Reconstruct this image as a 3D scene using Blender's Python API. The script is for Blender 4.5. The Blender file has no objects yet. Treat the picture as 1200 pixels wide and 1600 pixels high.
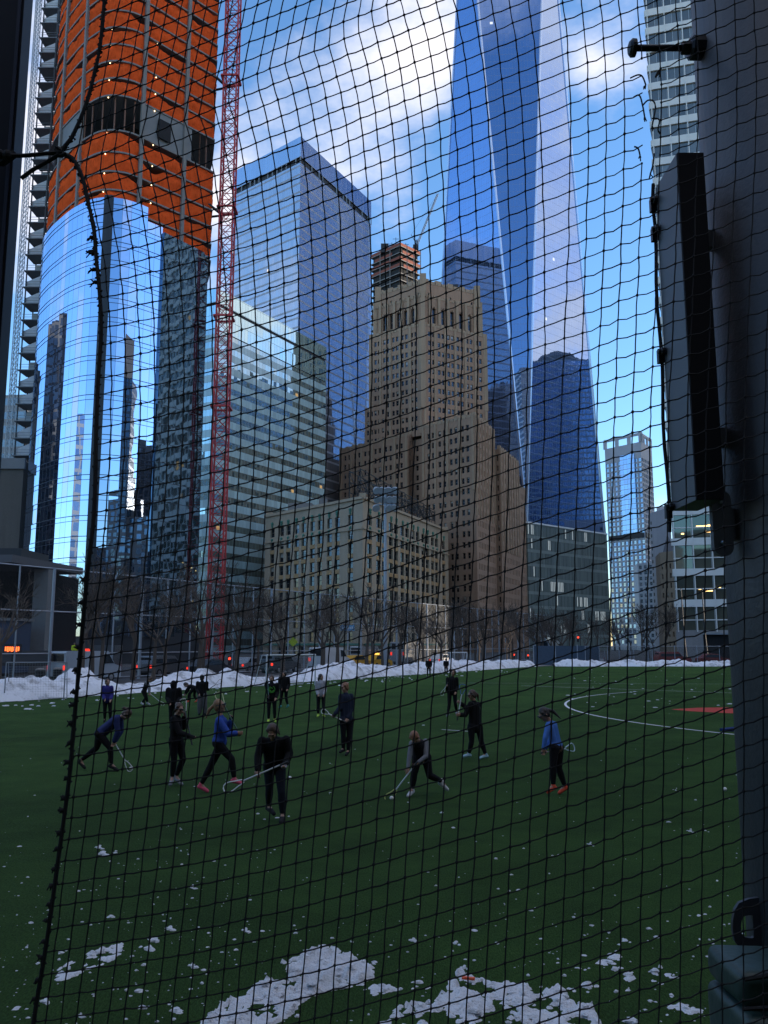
import bpy, bmesh, math, random
from mathutils import Vector, Matrix, noise
V = Vector
rnd = random.Random(11)
S = bpy.context.scene
COL = S.collection
PI = math.pi
# ------------------------------------------------------------------ camera
F, EYE = 1350.0, 2.7                      # focal length in photo pixels (1200 x 1600), eye height
TH = math.atan(208 / F)                   # upward pitch
cam = bpy.data.cameras.new('camera'); camo = bpy.data.objects.new('camera', cam); COL.objects.link(camo)
cam.sensor_fit = 'VERTICAL'; cam.sensor_height = 24; cam.lens = F / 1600 * 24
cam.clip_start = .05; cam.clip_end = 6000
camo.location = (0, 0, EYE); camo.rotation_euler = (PI / 2 + TH, 0, 0)
S.camera = camo

def ray(px, py):
    a = (px - 600) / F; b = (800 - py) / F
    return (a, math.cos(TH) - b * math.sin(TH), math.sin(TH) + b * math.cos(TH))
def aty(px, py, Y):
    r = ray(px, py); t = Y / r[1]
    return V((r[0] * t, Y, EYE + r[2] * t))
def atz(px, py, z=0.0):
    r = ray(px, py); t = (z - EYE) / r[2]
    return V((r[0] * t, r[1] * t, z))
def sstep(x, a, b):
    t = min(1, max(0, (x - a) / (b - a))); return t * t * (3 - 2 * t)

# ------------------------------------------------------------------ objects
def tag(o, label=None, cat=None, group=None, kind=None):
    if label: o['label'] = label
    if cat: o['category'] = cat
    if group: o['group'] = group
    if kind: o['kind'] = kind
    return o
def thing(name, label, cat, loc=(0, 0, 0), rz=0, group=None):
    o = bpy.data.objects.new(name, None); COL.objects.link(o)
    o.location = loc; o.rotation_euler = (0, 0, rz); o.empty_display_size = .2
    return tag(o, label, cat, group)
def link(name, me, m, parent=None, smooth=False, world=True):
    o = bpy.data.objects.new(name, me); COL.objects.link(o)
    for x in (m if isinstance(m, (list, tuple)) else [m]): me.materials.append(x)
    if smooth:
        me.polygons.foreach_set('use_smooth', [True] * len(me.polygons))
    if parent is not None:
        o.parent = parent
        if world:                                   # mesh written in world coordinates
            p = parent; off = V((0, 0, 0))
            while p is not None: off += p.location; p = p.parent
            o.matrix_parent_inverse = Matrix.Translation(-off)
    return o
def kids(o, allk=None): return [c for c in COL.objects if c.parent is o]
def copy_tree(o, parent=None, depth=0):
    c = o.copy(); COL.objects.link(c)
    if parent is not None: c.parent = parent
    for ch in list(o.children): copy_tree(ch, c)
    return c

class MB:
    def __init__(s): s.v = []; s.f = []; s.uv = []; s.mi = []
    def face(s, pts, uv=None, mi=0):
        n = len(s.v); s.v += [tuple(p) for p in pts]; s.f.append(tuple(range(n, n + len(pts))))
        s.uv += list(uv) if uv else [(0, 0)] * len(pts); s.mi.append(mi)
    def quad(s, a, b, c, d, uv=None, mi=0): s.face((a, b, c, d), uv, mi)
    def box(s, x0, x1, y0, y1, z0, z1, mi=0):
        s.obox(V(((x0 + x1) / 2, (y0 + y1) / 2, (z0 + z1) / 2)), V(((x1 - x0) / 2, 0, 0)), V((0, (y1 - y0) / 2, 0)), V((0, 0, (z1 - z0) / 2)), mi)
    def obox(s, c, X, Y, Z, mi=0):
        c = V(c); P = lambda a, b, d: c + X * a + Y * b + Z * d
        lx, ly, lz = X.length, Y.length, Z.length
        for q, (w, h) in (((P(-1,-1,-1), P(1,-1,-1), P(1,-1,1), P(-1,-1,1)), (lx, lz)), ((P(1,1,-1), P(-1,1,-1), P(-1,1,1), P(1,1,1)), (lx, lz)),
                  ((P(1,-1,-1), P(1,1,-1), P(1,1,1), P(1,-1,1)), (ly, lz)), ((P(-1,1,-1), P(-1,-1,-1), P(-1,-1,1), P(-1,1,1)), (ly, lz)),
                  ((P(-1,-1,1), P(1,-1,1), P(1,1,1), P(-1,1,1)), (lx, ly)), ((P(-1,1,-1), P(1,1,-1), P(1,-1,-1), P(-1,-1,-1)), (lx, ly))):
            s.quad(*q, uv=((0, 0), (2 * w, 0), (2 * w, 2 * h), (0, 2 * h)), mi=mi)
    def bar(s, p, q, w, h=None, mi=0, up=V((0, 0, 1))):
        p = V(p); q = V(q); d = q - p; L = d.length
        if L < 1e-6: return
        d /= L; h = h or w
        if abs(d.dot(up)) > .98: up = V((1, 0, 0))
        x = d.cross(up).normalized(); y = x.cross(d)
        s.obox((p + q) / 2, x * (w / 2), d * (L / 2), y * (h / 2), mi)
    def tube(s, pts, r, n=6, cap=True, mi=0):
        pts = [V(p) for p in pts]; N = len(pts)
        rr = r if isinstance(r, (list, tuple)) else [r] * N
        base = len(s.v); up = None
        for i, p in enumerate(pts):
            d = (pts[min(i + 1, N - 1)] - pts[max(i - 1, 0)])
            d = d.normalized() if d.length > 1e-9 else V((0, 0, 1))
            if up is None: up = V((0, 0, 1)) if abs(d.z) < .9 else V((1, 0, 0))
            x = d.cross(up); x = x.normalized() if x.length > 1e-6 else V((1, 0, 0)); y = d.cross(x); up = -y if False else up
            for k in range(n):
                a = 2 * PI * k / n; s.v.append(tuple(p + (x * math.cos(a) + y * math.sin(a)) * rr[i]))
        for i in range(N - 1):
            for k in range(n):
                a = base + i * n + k; b = base + i * n + (k + 1) % n
                s.f.append((a, b, b + n, a + n)); s.mi.append(mi); s.uv += [(k / n, i), ((k + 1) / n, i), ((k + 1) / n, i + 1), (k / n, i + 1)]
        if cap:
            for i, rev in ((0, 1), (N - 1, 0)):
                f = [base + i * n + k for k in range(n)]
                if not rev: pass
                else: f = f[::-1]
                s.f.append(tuple(f)); s.mi.append(mi); s.uv += [(0, 0)] * n
    def lathe(s, c, axis, prof, n=16, mi=0):
        axis = V(axis).normalized(); c = V(c)
        s.tube_rings([(c + axis * z, axis, r) for z, r in prof], n, mi)
    def tube_rings(s, rings, n, mi=0):
        base = len(s.v)
        for c, ax, r in rings:
            x = ax.cross(V((0, 0, 1)) if abs(ax.z) < .9 else V((1, 0, 0))).normalized(); y = ax.cross(x)
            for k in range(n):
                a = 2 * PI * k / n; s.v.append(tuple(c + (x * math.cos(a) + y * math.sin(a)) * r))
        for i in range(len(rings) - 1):
            for k in range(n):
                a = base + i * n + k; b = base + i * n + (k + 1) % n
                s.f.append((a, b, b + n, a + n)); s.mi.append(mi); s.uv += [(0, 0)] * 4
        for i, rev in ((0, 1), (len(rings) - 1, 0)):
            f = [base + i * n + k for k in range(n)]
            s.f.append(tuple(f[::-1] if rev else f)); s.mi.append(mi); s.uv += [(0, 0)] * n
    def ball(s, c, r, n=8, m=5, mi=0, sc=(1, 1, 1)):
        c = V(c); prof = [(-math.cos(PI * i / m) * r * sc[2], max(1e-4, math.sin(PI * i / m) * r)) for i in range(m + 1)]
        base = len(s.v)
        s.tube_rings([(V((0, 0, z)), V((0, 0, 1)), q) for z, q in prof], n, mi)
        for i in range(base, len(s.v)):
            p = s.v[i]; s.v[i] = (c.x + p[0] * sc[0], c.y + p[1] * sc[1], c.z + p[2])
    def mesh(s, name):
        me = bpy.data.meshes.new(name); me.from_pydata(s.v, [], s.f)
        uvl = me.uv_layers.new(name='UVMap'); flat = [c for p in s.uv for c in p]
        uvl.data.foreach_set('uv', flat)
        me.polygons.foreach_set('material_index', s.mi); me.update()
        return me
    def build(s, name, m, parent=None, smooth=False, world=True):
        return link(name, s.mesh(name), m, parent, smooth, world)
def dedupe(me, d=1e-4):
    bm = bmesh.new(); bm.from_mesh(me); bmesh.ops.remove_doubles(bm, verts=bm.verts, dist=d); bmesh.ops.recalc_face_normals(bm, faces=bm.faces); bm.to_mesh(me); bm.free()

# ------------------------------------------------------------------ node helper
class NT:
    def __init__(s, m):
        m.use_nodes = True; s.t = m.node_tree; s.t.nodes.clear()
    def n(s, typ, **kw):
        nd = s.t.nodes.new(typ)
        for k, v in kw.items(): setattr(nd, k, v)
        return nd
    def put(s, sock, v):
        if v is None: return
        if hasattr(v, 'is_output') or isinstance(v, bpy.types.NodeSocket): s.t.links.new(v, sock)
        elif isinstance(v, (tuple, list)) and len(v) == 3 and sock.type == 'RGBA': sock.default_value = (*v, 1)
        else: sock.default_value = v
    def m(s, op, a, b=None, c=None, clamp=False):
        nd = s.n('ShaderNodeMath', operation=op, use_clamp=clamp)
        for i, v in enumerate((a, b, c)):
            if v is not None: s.put(nd.inputs[i], v)
        return nd.outputs[0]
    def vm(s, op, a, b=None, sc=None):
        nd = s.n('ShaderNodeVectorMath', operation=op); s.put(nd.inputs[0], a)
        if b is not None: s.put(nd.inputs[1], b)
        if sc is not None: s.put(nd.inputs['Scale'], sc)
        return nd.outputs['Value'] if op in ('DOT_PRODUCT', 'LENGTH', 'DISTANCE') else nd.outputs[0]
    def mix(s, f, a, b):
        nd = s.n('ShaderNodeMix', data_type='RGBA'); s.put(nd.inputs[0], f); s.put(nd.inputs[6], a); s.put(nd.inputs[7], b); return nd.outputs[2]
    def xyz(s, x, y, z=0.0):
        nd = s.n('ShaderNodeCombineXYZ')
        for i, v in enumerate((x, y, z)): s.put(nd.inputs[i], v)
        return nd.outputs[0]
    def sep(s, v):
        nd = s.n('ShaderNodeSeparateXYZ'); s.put(nd.inputs[0], v); return nd.outputs
    def noise(s, vec, scale, detail=3, rough=.5, col=False):
        nd = s.n('ShaderNodeTexNoise'); s.put(nd.inputs['Vector'], vec); s.put(nd.inputs['Scale'], scale)
        nd.inputs['Detail'].default_value = detail; nd.inputs['Roughness'].default_value = rough
        return nd.outputs['Color' if col else 'Fac']
    def white(s, vec, col=False):
        nd = s.n('ShaderNodeTexWhiteNoise', noise_dimensions='3D'); s.put(nd.inputs['Vector'], vec); return nd.outputs['Color' if col else 'Value']
    def ramp(s, f, a, b, lo=0.0, hi=1.0):
        nd = s.n('ShaderNodeMapRange', interpolation_type='SMOOTHSTEP'); s.put(nd.inputs[0], f)
        for i, v in zip((1, 2, 3, 4), (a, b, lo, hi)): s.put(nd.inputs[i], v)
        return nd.outputs[0]
    def pos(s): return s.n('ShaderNodeNewGeometry').outputs['Position']
    def obj(s): return s.n('ShaderNodeTexCoord').outputs['Object']
    def uv(s): return s.n('ShaderNodeTexCoord').outputs['UV']
    def nor(s): return s.n('ShaderNodeNewGeometry').outputs['Normal']
    def bsdf(s, col, rough=.6, metal=0.0, spec=None, nrm=None):
        nd = s.n('ShaderNodeBsdfPrincipled'); s.put(nd.inputs['Base Color'], col); s.put(nd.inputs['Roughness'], rough); s.put(nd.inputs['Metallic'], metal)
        if spec is not None: s.put(nd.inputs['Specular IOR Level'], spec)
        if nrm is not None: s.put(nd.inputs['Normal'], nrm)
        return nd
    def bump(s, h, strength=.3, dist=.02):
        nd = s.n('ShaderNodeBump'); s.put(nd.inputs['Height'], h); nd.inputs['Strength'].default_value = strength; nd.inputs['Distance'].default_value = dist
        return nd.outputs[0]
    def mixs(s, f, a, b):
        nd = s.n('ShaderNodeMixShader'); s.put(nd.inputs[0], f); s.put(nd.inputs[1], a); s.put(nd.inputs[2], b); return nd.outputs[0]
    def out(s, sh): s.t.links.new(sh, s.n('ShaderNodeOutputMaterial').inputs[0])
def newmat(name): return bpy.data.materials.new(name)
_pl = {}
def plain(name, col, rough=.6, metal=0.0, var=.15, scale=3.0, bump=0.0, spec=None, coord='obj'):
    if name in _pl: return _pl[name]
    m = newmat(name); t = NT(m); c = t.obj() if coord == 'obj' else t.pos()
    nz = t.noise(c, scale, 4, .6)
    d = t.m('MULTIPLY_ADD', nz, 2 * var, 1 - var)
    cc = t.vm('SCALE', t.xyz(*col), sc=d)
    rr = t.m('MULTIPLY_ADD', nz, .2, rough - .1, clamp=True)
    b = t.bsdf(cc, rr, metal, spec, t.bump(t.noise(c, scale * 6, 3), bump) if bump else None)
    t.out(b.outputs[0]); _pl[name] = m; return m
def glow(name, col, strength):
    m = newmat(name); t = NT(m); e = t.n('ShaderNodeEmission'); t.put(e.inputs[0], col); e.inputs[1].default_value = strength; t.out(e.outputs[0]); return m

def curtain(name, pw, fh, mw=.06, mh=.12, fcol=(.3, .32, .34), tint=(.6, .72, .9), base=(.02, .035, .05), refl=.6, rough=.02, jit=.01, wav=.004,
            wscale=.15, spans=(), lit=0.0, litcol=(1, .62, .25), tv=.25, litstr=.25, off=0.0):
    """mirror-like curtain wall: panels pw x fh metres (UV is in metres); every pane is tilted a hair, floors carry spandrel bands"""
    m = newmat(name); t = NT(m)
    u, v, _ = t.sep(t.uv())
    pu = t.m('DIVIDE', u, pw); pv = t.m('DIVIDE', t.m('ADD', v, off), fh)
    fu = t.m('FRACT', pu); fv = t.m('FRACT', pv); iu = t.m('FLOOR', pu); iv = t.m('FLOOR', pv)
    cell = t.xyz(iu, iv, .5); wn = t.white(cell); wc = t.white(t.xyz(iu, iv, 7.5), True)
    line = t.m('MAXIMUM', t.m('LESS_THAN', fu, mw / pw), t.m('LESS_THAN', fv, mh / fh))
    n = t.vm('ADD', t.nor(), t.vm('SCALE', t.vm('SUBTRACT', wc, (.5, .5, .5)), sc=jit * 2))
    if wav: n = t.vm('ADD', n, t.vm('SCALE', t.vm('SUBTRACT', t.noise(t.pos(), wscale, 2, .5, True), (.5, .5, .5)), sc=wav * 2))
    n = t.vm('NORMALIZE', n)
    k = t.m('MULTIPLY_ADD', wn, tv * 2, 1 - tv)
    g = t.n('ShaderNodeBsdfGlossy'); t.put(g.inputs['Color'], tint); g.inputs['Roughness'].default_value = rough; t.put(g.inputs['Normal'], n)
    d = t.n('ShaderNodeBsdfDiffuse'); t.put(d.inputs['Color'], t.vm('SCALE', t.xyz(*base), sc=k))
    lw = t.n('ShaderNodeLayerWeight'); lw.inputs['Blend'].default_value = .35; t.put(lw.inputs['Normal'], n)
    f = t.m('MULTIPLY_ADD', lw.outputs['Fresnel'], 1 - refl, refl, clamp=True)
    f = t.m('MULTIPLY', f, t.m('MULTIPLY_ADD', wn, tv * .6, 1 - tv * .6))
    sh = t.mixs(f, d.outputs[0], g.outputs[0])
    if lit:
        e = t.n('ShaderNodeEmission'); t.put(e.inputs[0], litcol); e.inputs[1].default_value = litstr
        on = t.m('MULTIPLY', t.m('LESS_THAN', t.white(t.xyz(iu, iv, 3.5)), lit), t.m('MULTIPLY', t.m('GREATER_THAN', fv, .45), t.m('LESS_THAN', fv, .8)))
        sh = t.mixs(t.m('MULTIPLY', on, .7), sh, e.outputs[0])
    for a, b, col, rg in spans:
        mk = t.m('MULTIPLY', t.m('GREATER_THAN', fv, a), t.m('LESS_THAN', fv, b))
        bs = t.bsdf(t.vm('SCALE', t.xyz(*col), sc=t.m('MULTIPLY_ADD', wn, .24, .88)), rg)
        sh = t.mixs(mk, sh, bs.outputs[0])
    fr = t.bsdf(fcol, .45, .3)
    t.out(t.mixs(line, sh, fr.outputs[0]))
    return m

def wall_uv(mb, A, B, z0, z1, u0=0.0, mi=0, z0b=None, z1b=None):
    """one flat wall from A to B (left to right seen from outside), UV in metres"""
    A = V((A[0], A[1], 0)); B = V((B[0], B[1], 0)); L = (B - A).length
    z1b = z1 if z1b is None else z1b
    mb.quad((A.x, A.y, z0), (B.x, B.y, z0), (B.x, B.y, z1b), (A.x, A.y, z1), uv=((u0, z0), (u0 + L, z0), (u0 + L, z1b), (u0, z1)), mi=mi)
    return u0 + L
def prism(mb, pts, z0, z1, mi=0, top_mi=None):
    """closed vertical prism, pts counter-clockwise seen from above"""
    u = 0.0; n = len(pts)
    for i in range(n):
        u = wall_uv(mb, pts[i], pts[(i + 1) % n], z0, z1, u, mi)
    mb.face([(p[0], p[1], z1) for p in pts], mi=mi if top_mi is None else top_mi)

def punched(wall, wins, A, B, z0, z1, cols, rows, depth=.35, skip=None, mi=0):
    """wall with real window openings: reveals are cut back by depth; pane rectangles are appended to wins"""
    A = V((A[0], A[1], 0)); B = V((B[0], B[1], 0)); L = (B - A).length; t = (B - A) / L; nrm = V((t.y, -t.x, 0))
    us = [0.0]; uw = []
    for a, b in cols:
        us += [a, b]
    us.append(L)
    vs = [z0]
    for a, b in rows: vs += [a, b]
    vs.append(z1)
    P = lambda u, v, d=0.0: A + t * u - nrm * d + V((0, 0, v))
    for i in range(len(us) - 1):
        for j in range(len(vs) - 1):
            a, b, c, d = us[i], us[i + 1], vs[j], vs[j + 1]
            if b - a < 1e-4 or d - c < 1e-4: continue
            if i % 2 and j % 2 and not (skip and skip(i // 2, j // 2)):
                q = depth
                wall.quad(P(a, c), P(b, c), P(b, c, q), P(a, c, q), mi=mi); wall.quad(P(a, d, q), P(b, d, q), P(b, d), P(a, d), mi=mi)
                wall.quad(P(a, c), P(a, c, q), P(a, d, q), P(a, d), mi=mi); wall.quad(P(b, c, q), P(b, c), P(b, d), P(b, d, q), mi=mi)
                wins.append((P(a, c, q), P(b, c, q), P(b, d, q), P(a, d, q), nrm))
            else:
                wall.quad(P(a, c), P(b, c), P(b, d), P(a, d), uv=((a, c), (b, c), (b, d), (a, d)), mi=mi)
def cam_area(w):
    a, b, c, d, n = w
    ctr = (a + c) / 2; vec = V((0, 0, EYE)) - ctr; L = vec.length
    return max(0, vec.normalized().dot(n)) * (b - a).length * (d - a).length / L ** 2
def inframe(p):
    p = V(p); dz = p.z - EYE; d = p.y * math.cos(TH) + dz * math.sin(TH)
    if d <= 0: return None
    return (600 + F * p.x / d, 800 - F * (-p.y * math.sin(TH) + dz * math.cos(TH)) / d)
def windows(wins, m, parent, name='window', mid=None, top=100):
    """the 100 panes that show largest as parts of their own, the others as one part of kind stuff"""
    wins = [w for w in wins if cam_area(w) > 0]
    wins.sort(key=cam_area, reverse=True)
    rest = MB()
    for i, w in enumerate(wins):
        mb = MB() if i < top else rest
        k = rnd.randint(0, 60)
        mb.quad(*w[:4], uv=((k, 0), (k + .999, 0), (k + .999, 1), (k, 1)))
        if i < top: mb.build(name, m, parent)
    if rest.f: tag(rest.build(name, m, parent), kind='stuff')

def sash(name, glass=(.02, .022, .025), frame=(.12, .1, .08), blind=(.35, .32, .27), pb=.3, tint=(.5, .6, .75), refl=.25, lit=.0, halves=True):
    m = newmat(name); t = NT(m); u, v, _ = t.sep(t.uv())
    fu = t.m('FRACT', u); iu = t.m('FLOOR', u)
    r1 = t.white(t.xyz(iu, 1.5, .5)); r2 = t.white(t.xyz(iu, 2.5, .5)); r3 = t.white(t.xyz(iu, 5.5, .5))
    fr = t.m('MAXIMUM', t.m('LESS_THAN', t.m('MINIMUM', fu, t.m('SUBTRACT', 1.0, fu)), .06), t.m('LESS_THAN', t.m('MINIMUM', v, t.m('SUBTRACT', 1.0, v)), .04))
    if halves: fr = t.m('MAXIMUM', fr, t.m('LESS_THAN', t.m('ABSOLUTE', t.m('SUBTRACT', v, .5)), .03))
    g = t.n('ShaderNodeBsdfGlossy'); t.put(g.inputs['Color'], tint); g.inputs['Roughness'].default_value = .05
    n = t.vm('NORMALIZE', t.vm('ADD', t.nor(), t.vm('SCALE', t.vm('SUBTRACT', t.white(t.xyz(iu, 9.5, .5), True), (.5, .5, .5)), sc=.06))); t.put(g.inputs['Normal'], n)
    bl = t.m('MULTIPLY', t.m('LESS_THAN', r1, pb), t.m('GREATER_THAN', v, t.m('MULTIPLY_ADD', r2, .6, .35)))
    d = t.n('ShaderNodeBsdfDiffuse'); t.put(d.inputs[0], t.mix(bl, glass, blind))
    sh = t.mixs(refl, d.outputs[0], g.outputs[0])
    if lit:
        e = t.n('ShaderNodeEmission'); t.put(e.inputs[0], (1, .75, .4)); e.inputs[1].default_value = .35
        sh = t.mixs(t.m('LESS_THAN', r3, lit), sh, e.outputs[0])
    t.out(t.mixs(fr, sh, t.bsdf(frame, .5).outputs[0])); return m
def masonry(name, col, var=.25, scale=.25, rough=.85, bh=.0, streak=.2):
    m = newmat(name); t = NT(m); p = t.pos(); x, y, z = t.sep(p)
    n1 = t.noise(p, scale, 5, .65); n2 = t.noise(t.xyz(t.m('MULTIPLY', x, 1.2), t.m('MULTIPLY', y, 1.2), t.m('MULTIPLY', z, .08)), .9, 4, .6); n3 = t.noise(p, 3.0, 3, .6)
    k = t.m('ADD', t.m('MULTIPLY_ADD', n1, 2 * var, 1 - var), t.m('MULTIPLY', t.m('SUBTRACT', n2, .5), 2 * streak))
    k = t.m('ADD', k, t.m('MULTIPLY', t.m('SUBTRACT', n3, .5), .3))
    t.out(t.bsdf(t.vm('SCALE', t.xyz(*col), sc=k), rough, 0, .2).outputs[0]); return m
# ================================================================== sky and sun
SUN_AZ, SUN_EL = math.radians(84), math.radians(6.5)
w = bpy.data.worlds.new('World'); S.world = w
t = NT(w); bg = t.n('ShaderNodeBackground'); bg.inputs[1].default_value = .1
sk = t.n('ShaderNodeTexSky', sky_type='NISHITA'); sk.sun_disc = False; sk.sun_elevation = SUN_EL; sk.sun_rotation = SUN_AZ
sk.air_density = 1.0; sk.dust_density = .08; sk.ozone_density = 4.0
dirv = t.n('ShaderNodeTexCoord').outputs['Generated']
def cdir(px, py): return tuple(V(ray(px, py)).normalized())
def blob(d, s, a): # soft cloud bank round a compass direction
    q = t.vm('DISTANCE', dirv, d)
    return t.m('MULTIPLY', t.m('EXPONENT', t.m('MULTIPLY', t.m('MULTIPLY', q, q), -1.0 / (s * s))), a)
bias = None
for d, s_, a in ((cdir(560, 50), .09, .16), (cdir(620, 60), .09, .22), (cdir(680, 40), .08, .24), (cdir(655, 190), .08, .17), (cdir(625, 330), .07, .18), (cdir(925, 130), .055, .26), (cdir(915, 40), .05, .10),
                 (cdir(1000, 525), .03, .14), (cdir(60, 60), .16, .40), (cdir(60, 250), .1, .25), (cdir(420, 120), .2, -.16), (cdir(450, 60), .12, .12), (cdir(960, 420), .25, -.22), (cdir(330, 330), .08, .15), (cdir(560, 180), .06, .12),
                 ((.9, .25, .42), .30, .27), ((.9, .15, .75), .35, .22), ((-.97, -.03, .27), .17, .34), ((-1, -.1, .75), .3, -.3), ((-.1, -.2, 1), .5, .40), ((-.6, -.6, .75), .3, .22), ((.55, -.7, .7), .35, .3), ((.05, -.9, .45), .42, -.34)):
    b = blob(V(d).normalized(), s_, a); bias = b if bias is None else t.m('ADD', bias, b)
st = t.vm('MULTIPLY', dirv, (1, 1, 1.7))
nz = t.noise(st, 3.4, 7, .58); nz2 = t.noise(st, 9.0, 5, .6)
den = t.m('ADD', t.m('ADD', t.m('MULTIPLY_ADD', nz, 1.7, -.36), t.m('MULTIPLY', t.m('SUBTRACT', nz2, .5), .22)), bias)
cov = t.ramp(den, .47, .92, 0, .92)
_, _, dz = t.sep(dirv)
sund = (math.sin(SUN_AZ) * math.cos(SUN_EL), math.cos(SUN_AZ) * math.cos(SUN_EL), math.sin(SUN_EL))
tow = t.ramp(t.vm('DOT_PRODUCT', dirv, sund), -.3, .9)
ccol = t.mix(tow, (2.4, 2.3, 2.4), (3.2, 2.9, 2.75))
ccol = t.mix(t.ramp(den, .7, 1.1), t.mix(.5, ccol, (2.0, 2.2, 2.7)), ccol)
sky = t.vm('MULTIPLY', sk.outputs[0], (1.42, 1.24, 1.20))
t.put(bg.inputs[0], t.mix(t.m('MULTIPLY', cov, t.ramp(dz, 0, .1)), sky, ccol))
t.t.links.new(bg.outputs[0], t.n('ShaderNodeOutputWorld').inputs[0])
sun = bpy.data.lights.new('sun', 'SUN'); suno = bpy.data.objects.new('sun', sun); COL.objects.link(suno)
sun.energy = 1.4; sun.angle = math.radians(.5); sun.color = (1, .84, .66)
suno.rotation_euler = V(sund).to_track_quat('Z', 'Y').to_euler()
S.view_settings.view_transform = 'Standard'; S.view_settings.look = 'None'; S.view_settings.gamma = 1
S.view_settings.exposure = 2.25
S.cycles.max_bounces = 6; S.cycles.glossy_bounces = 4; S.cycles.transparent_max_bounces = 12; S.cycles.diffuse_bounces = 3
S.cycles.sample_clamp_indirect = 3

# ================================================================== ground and field
asph = plain('asphalt', (.045, .046, .05), .85, var=.35, scale=.4, coord='pos')
mb = MB(); mb.quad((-2500, -2500, -.05), (2500, -2500, -.05), (2500, 2500, -.05), (-2500, 2500, -.05)); tag(mb.build('ground', asph), kind='structure')
# boundary of the pitch: left edge runs along (.54, 1)
FD = V((.54, 1, 0)).normalized(); FN = V((-FD.y, FD.x, 0))          # along / outwards to the street
E0 = V((-18.4, 42.3, 0))
def edge(d, off=0.0): return E0 + FD * d + FN * off
m = newmat('turf'); t = NT(m); p = t.pos()
n1 = t.noise(p, .12, 3); n2 = t.noise(p, 1.6, 4, .65); x, y, _ = t.sep(p)
n3 = t.noise(t.xyz(t.m('MULTIPLY', x, 1.0), t.m('MULTIPLY', y, .35)), 60, 3, .7); n4 = t.noise(p, 260, 2, .6); n3 = t.ramp(n3, .32, .68)
n5 = t.noise(t.xyz(t.m('MULTIPLY', x, .25), t.m('MULTIPLY', y, 1.2)), .9, 4, .6); sp_ = t.ramp(t.noise(p, 130, 2, .7), .60, .68)
k = t.m('ADD', t.m('ADD', t.m('MULTIPLY_ADD', n1, .9, -.17), t.m('MULTIPLY', n2, .35)), t.m('ADD', t.m('MULTIPLY', t.m('ADD', n3, n4), .7), t.m('MULTIPLY', n5, .3)))
k = t.m('SUBTRACT', k, t.m('MULTIPLY', sp_, .45))
pan = t.white(t.xyz(t.m('FLOOR', t.m('DIVIDE', t.m('SUBTRACT', x, t.m('MULTIPLY', y, .54)), 3.9)), .5, .5))
k = t.m('MULTIPLY', t.m('MAXIMUM', k, .12), t.m('MULTIPLY_ADD', pan, .16, .92))
k = t.m('MULTIPLY', k, t.ramp(t.noise(p, .35, 5, .7), .3, .65, .78, 1.12))
c = t.mix(n2, (.036, .084, .020), (.050, .104, .022))
c = t.mix(t.m('MULTIPLY', n1, .35), c, (.048, .074, .018))
b = t.bsdf(t.vm('SCALE', c, sc=k), .95, 0, .1, t.bump(t.m('ADD', n3, n4), 1.0, .035)); t.out(b.outputs[0])
mb = MB(); a0 = edge(-80); a1 = edge(75); mb.face([a0, (60, a0.y, 0), (60, 116, 0), (23.5, 116, 0), a1]); TURF = m
tag(mb.build('turf_field', m), kind='structure')
white_line = plain('line paint', (.62, .62, .62), .8, var=.2, scale=8, coord='pos')
def strip(mb, pts, wd, z=.004):
    for i in range(len(pts) - 1):
        a, b = V(pts[i]), V(pts[i + 1]); d = (b - a).normalized(); q = V((-d.y, d.x, 0)) * wd / 2
        mb.quad(*[(p_.x, p_.y, z) for p_ in (a - q, b - q, b + q, a + q)])
mb = MB(); cx, cy = 27.2, 37.0; r = 19.2
strip(mb, [(cx + r * math.cos(a), cy + r * math.sin(a), 0) for a in [math.radians(130 + 120 * i / 60) for i in range(61)]], .11)
strip(mb, [atz(815, 1071.5), atz(1150, 1083)], .1); strip(mb, [atz(690, 1067), atz(1190, 1069)], .08); strip(mb, [atz(690, 1140), atz(735, 1143)], .08)
tag(mb.build('field_lines', white_line), kind='structure')
red = plain('red turf', (.40, .03, .012), .9, var=.2, coord='pos')
mb = MB(); mb.face([atz(1048, 1108.5), atz(1080, 1111.5), atz(1175, 1116.5), atz(1175, 1105), atz(1090, 1106)]); 
for i in range(len(mb.v)): mb.v[i] = (mb.v[i][0], mb.v[i][1], .006)
tag(mb.build('red_turf_patch', red), kind='structure')
# pavement beyond the fence, road
pav = plain('pavement', (.22, .215, .21), .9, var=.25, scale=.6, coord='pos')
mb = MB(); q = [edge(-60, .3), edge(150, .3), edge(150, 10), edge(-60, 10)]
mb.face([(p_.x, p_.y, -.02) for p_ in q[::-1]]); tag(mb.build('pavement', pav), kind='structure')
mb = MB()
for off in (12.0, 27.0):
    for d in range(-60, 150, 9): strip(mb, [edge(d, off), edge(d + 3, off)], .12, -.04)
tag(mb.build('road_markings', white_line), kind='structure')

# ================================================================== snow
m = newmat('snow'); t = NT(m); p = t.pos(); n = t.noise(p, 9, 5, .65); n2 = t.noise(p, .9, 5, .65)
c = t.mix(t.ramp(n2, .5, .75), (.8, .81, .84), (.6, .6, .61))
b = t.bsdf(c, .7, 0, .3, t.bump(t.m('ADD', n, t.noise(p, 40, 3, .7)), 1.0, .05)); t.put(b.inputs['Subsurface Weight'], .0); t.out(b.outputs[0]); SNOW = m
m = newmat('dirty snow'); t = NT(m); p = t.pos(); n = t.noise(p, 6, 6, .7); n2 = t.noise(p, 1.1, 6, .7)
c = t.mix(t.ramp(n2, .46, .70), (.78, .79, .83), (.30, .30, .30))
b = t.bsdf(c, .8, 0, .2, t.bump(n, .9, .12)); t.out(b.outputs[0]); SNOWD = m
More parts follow.
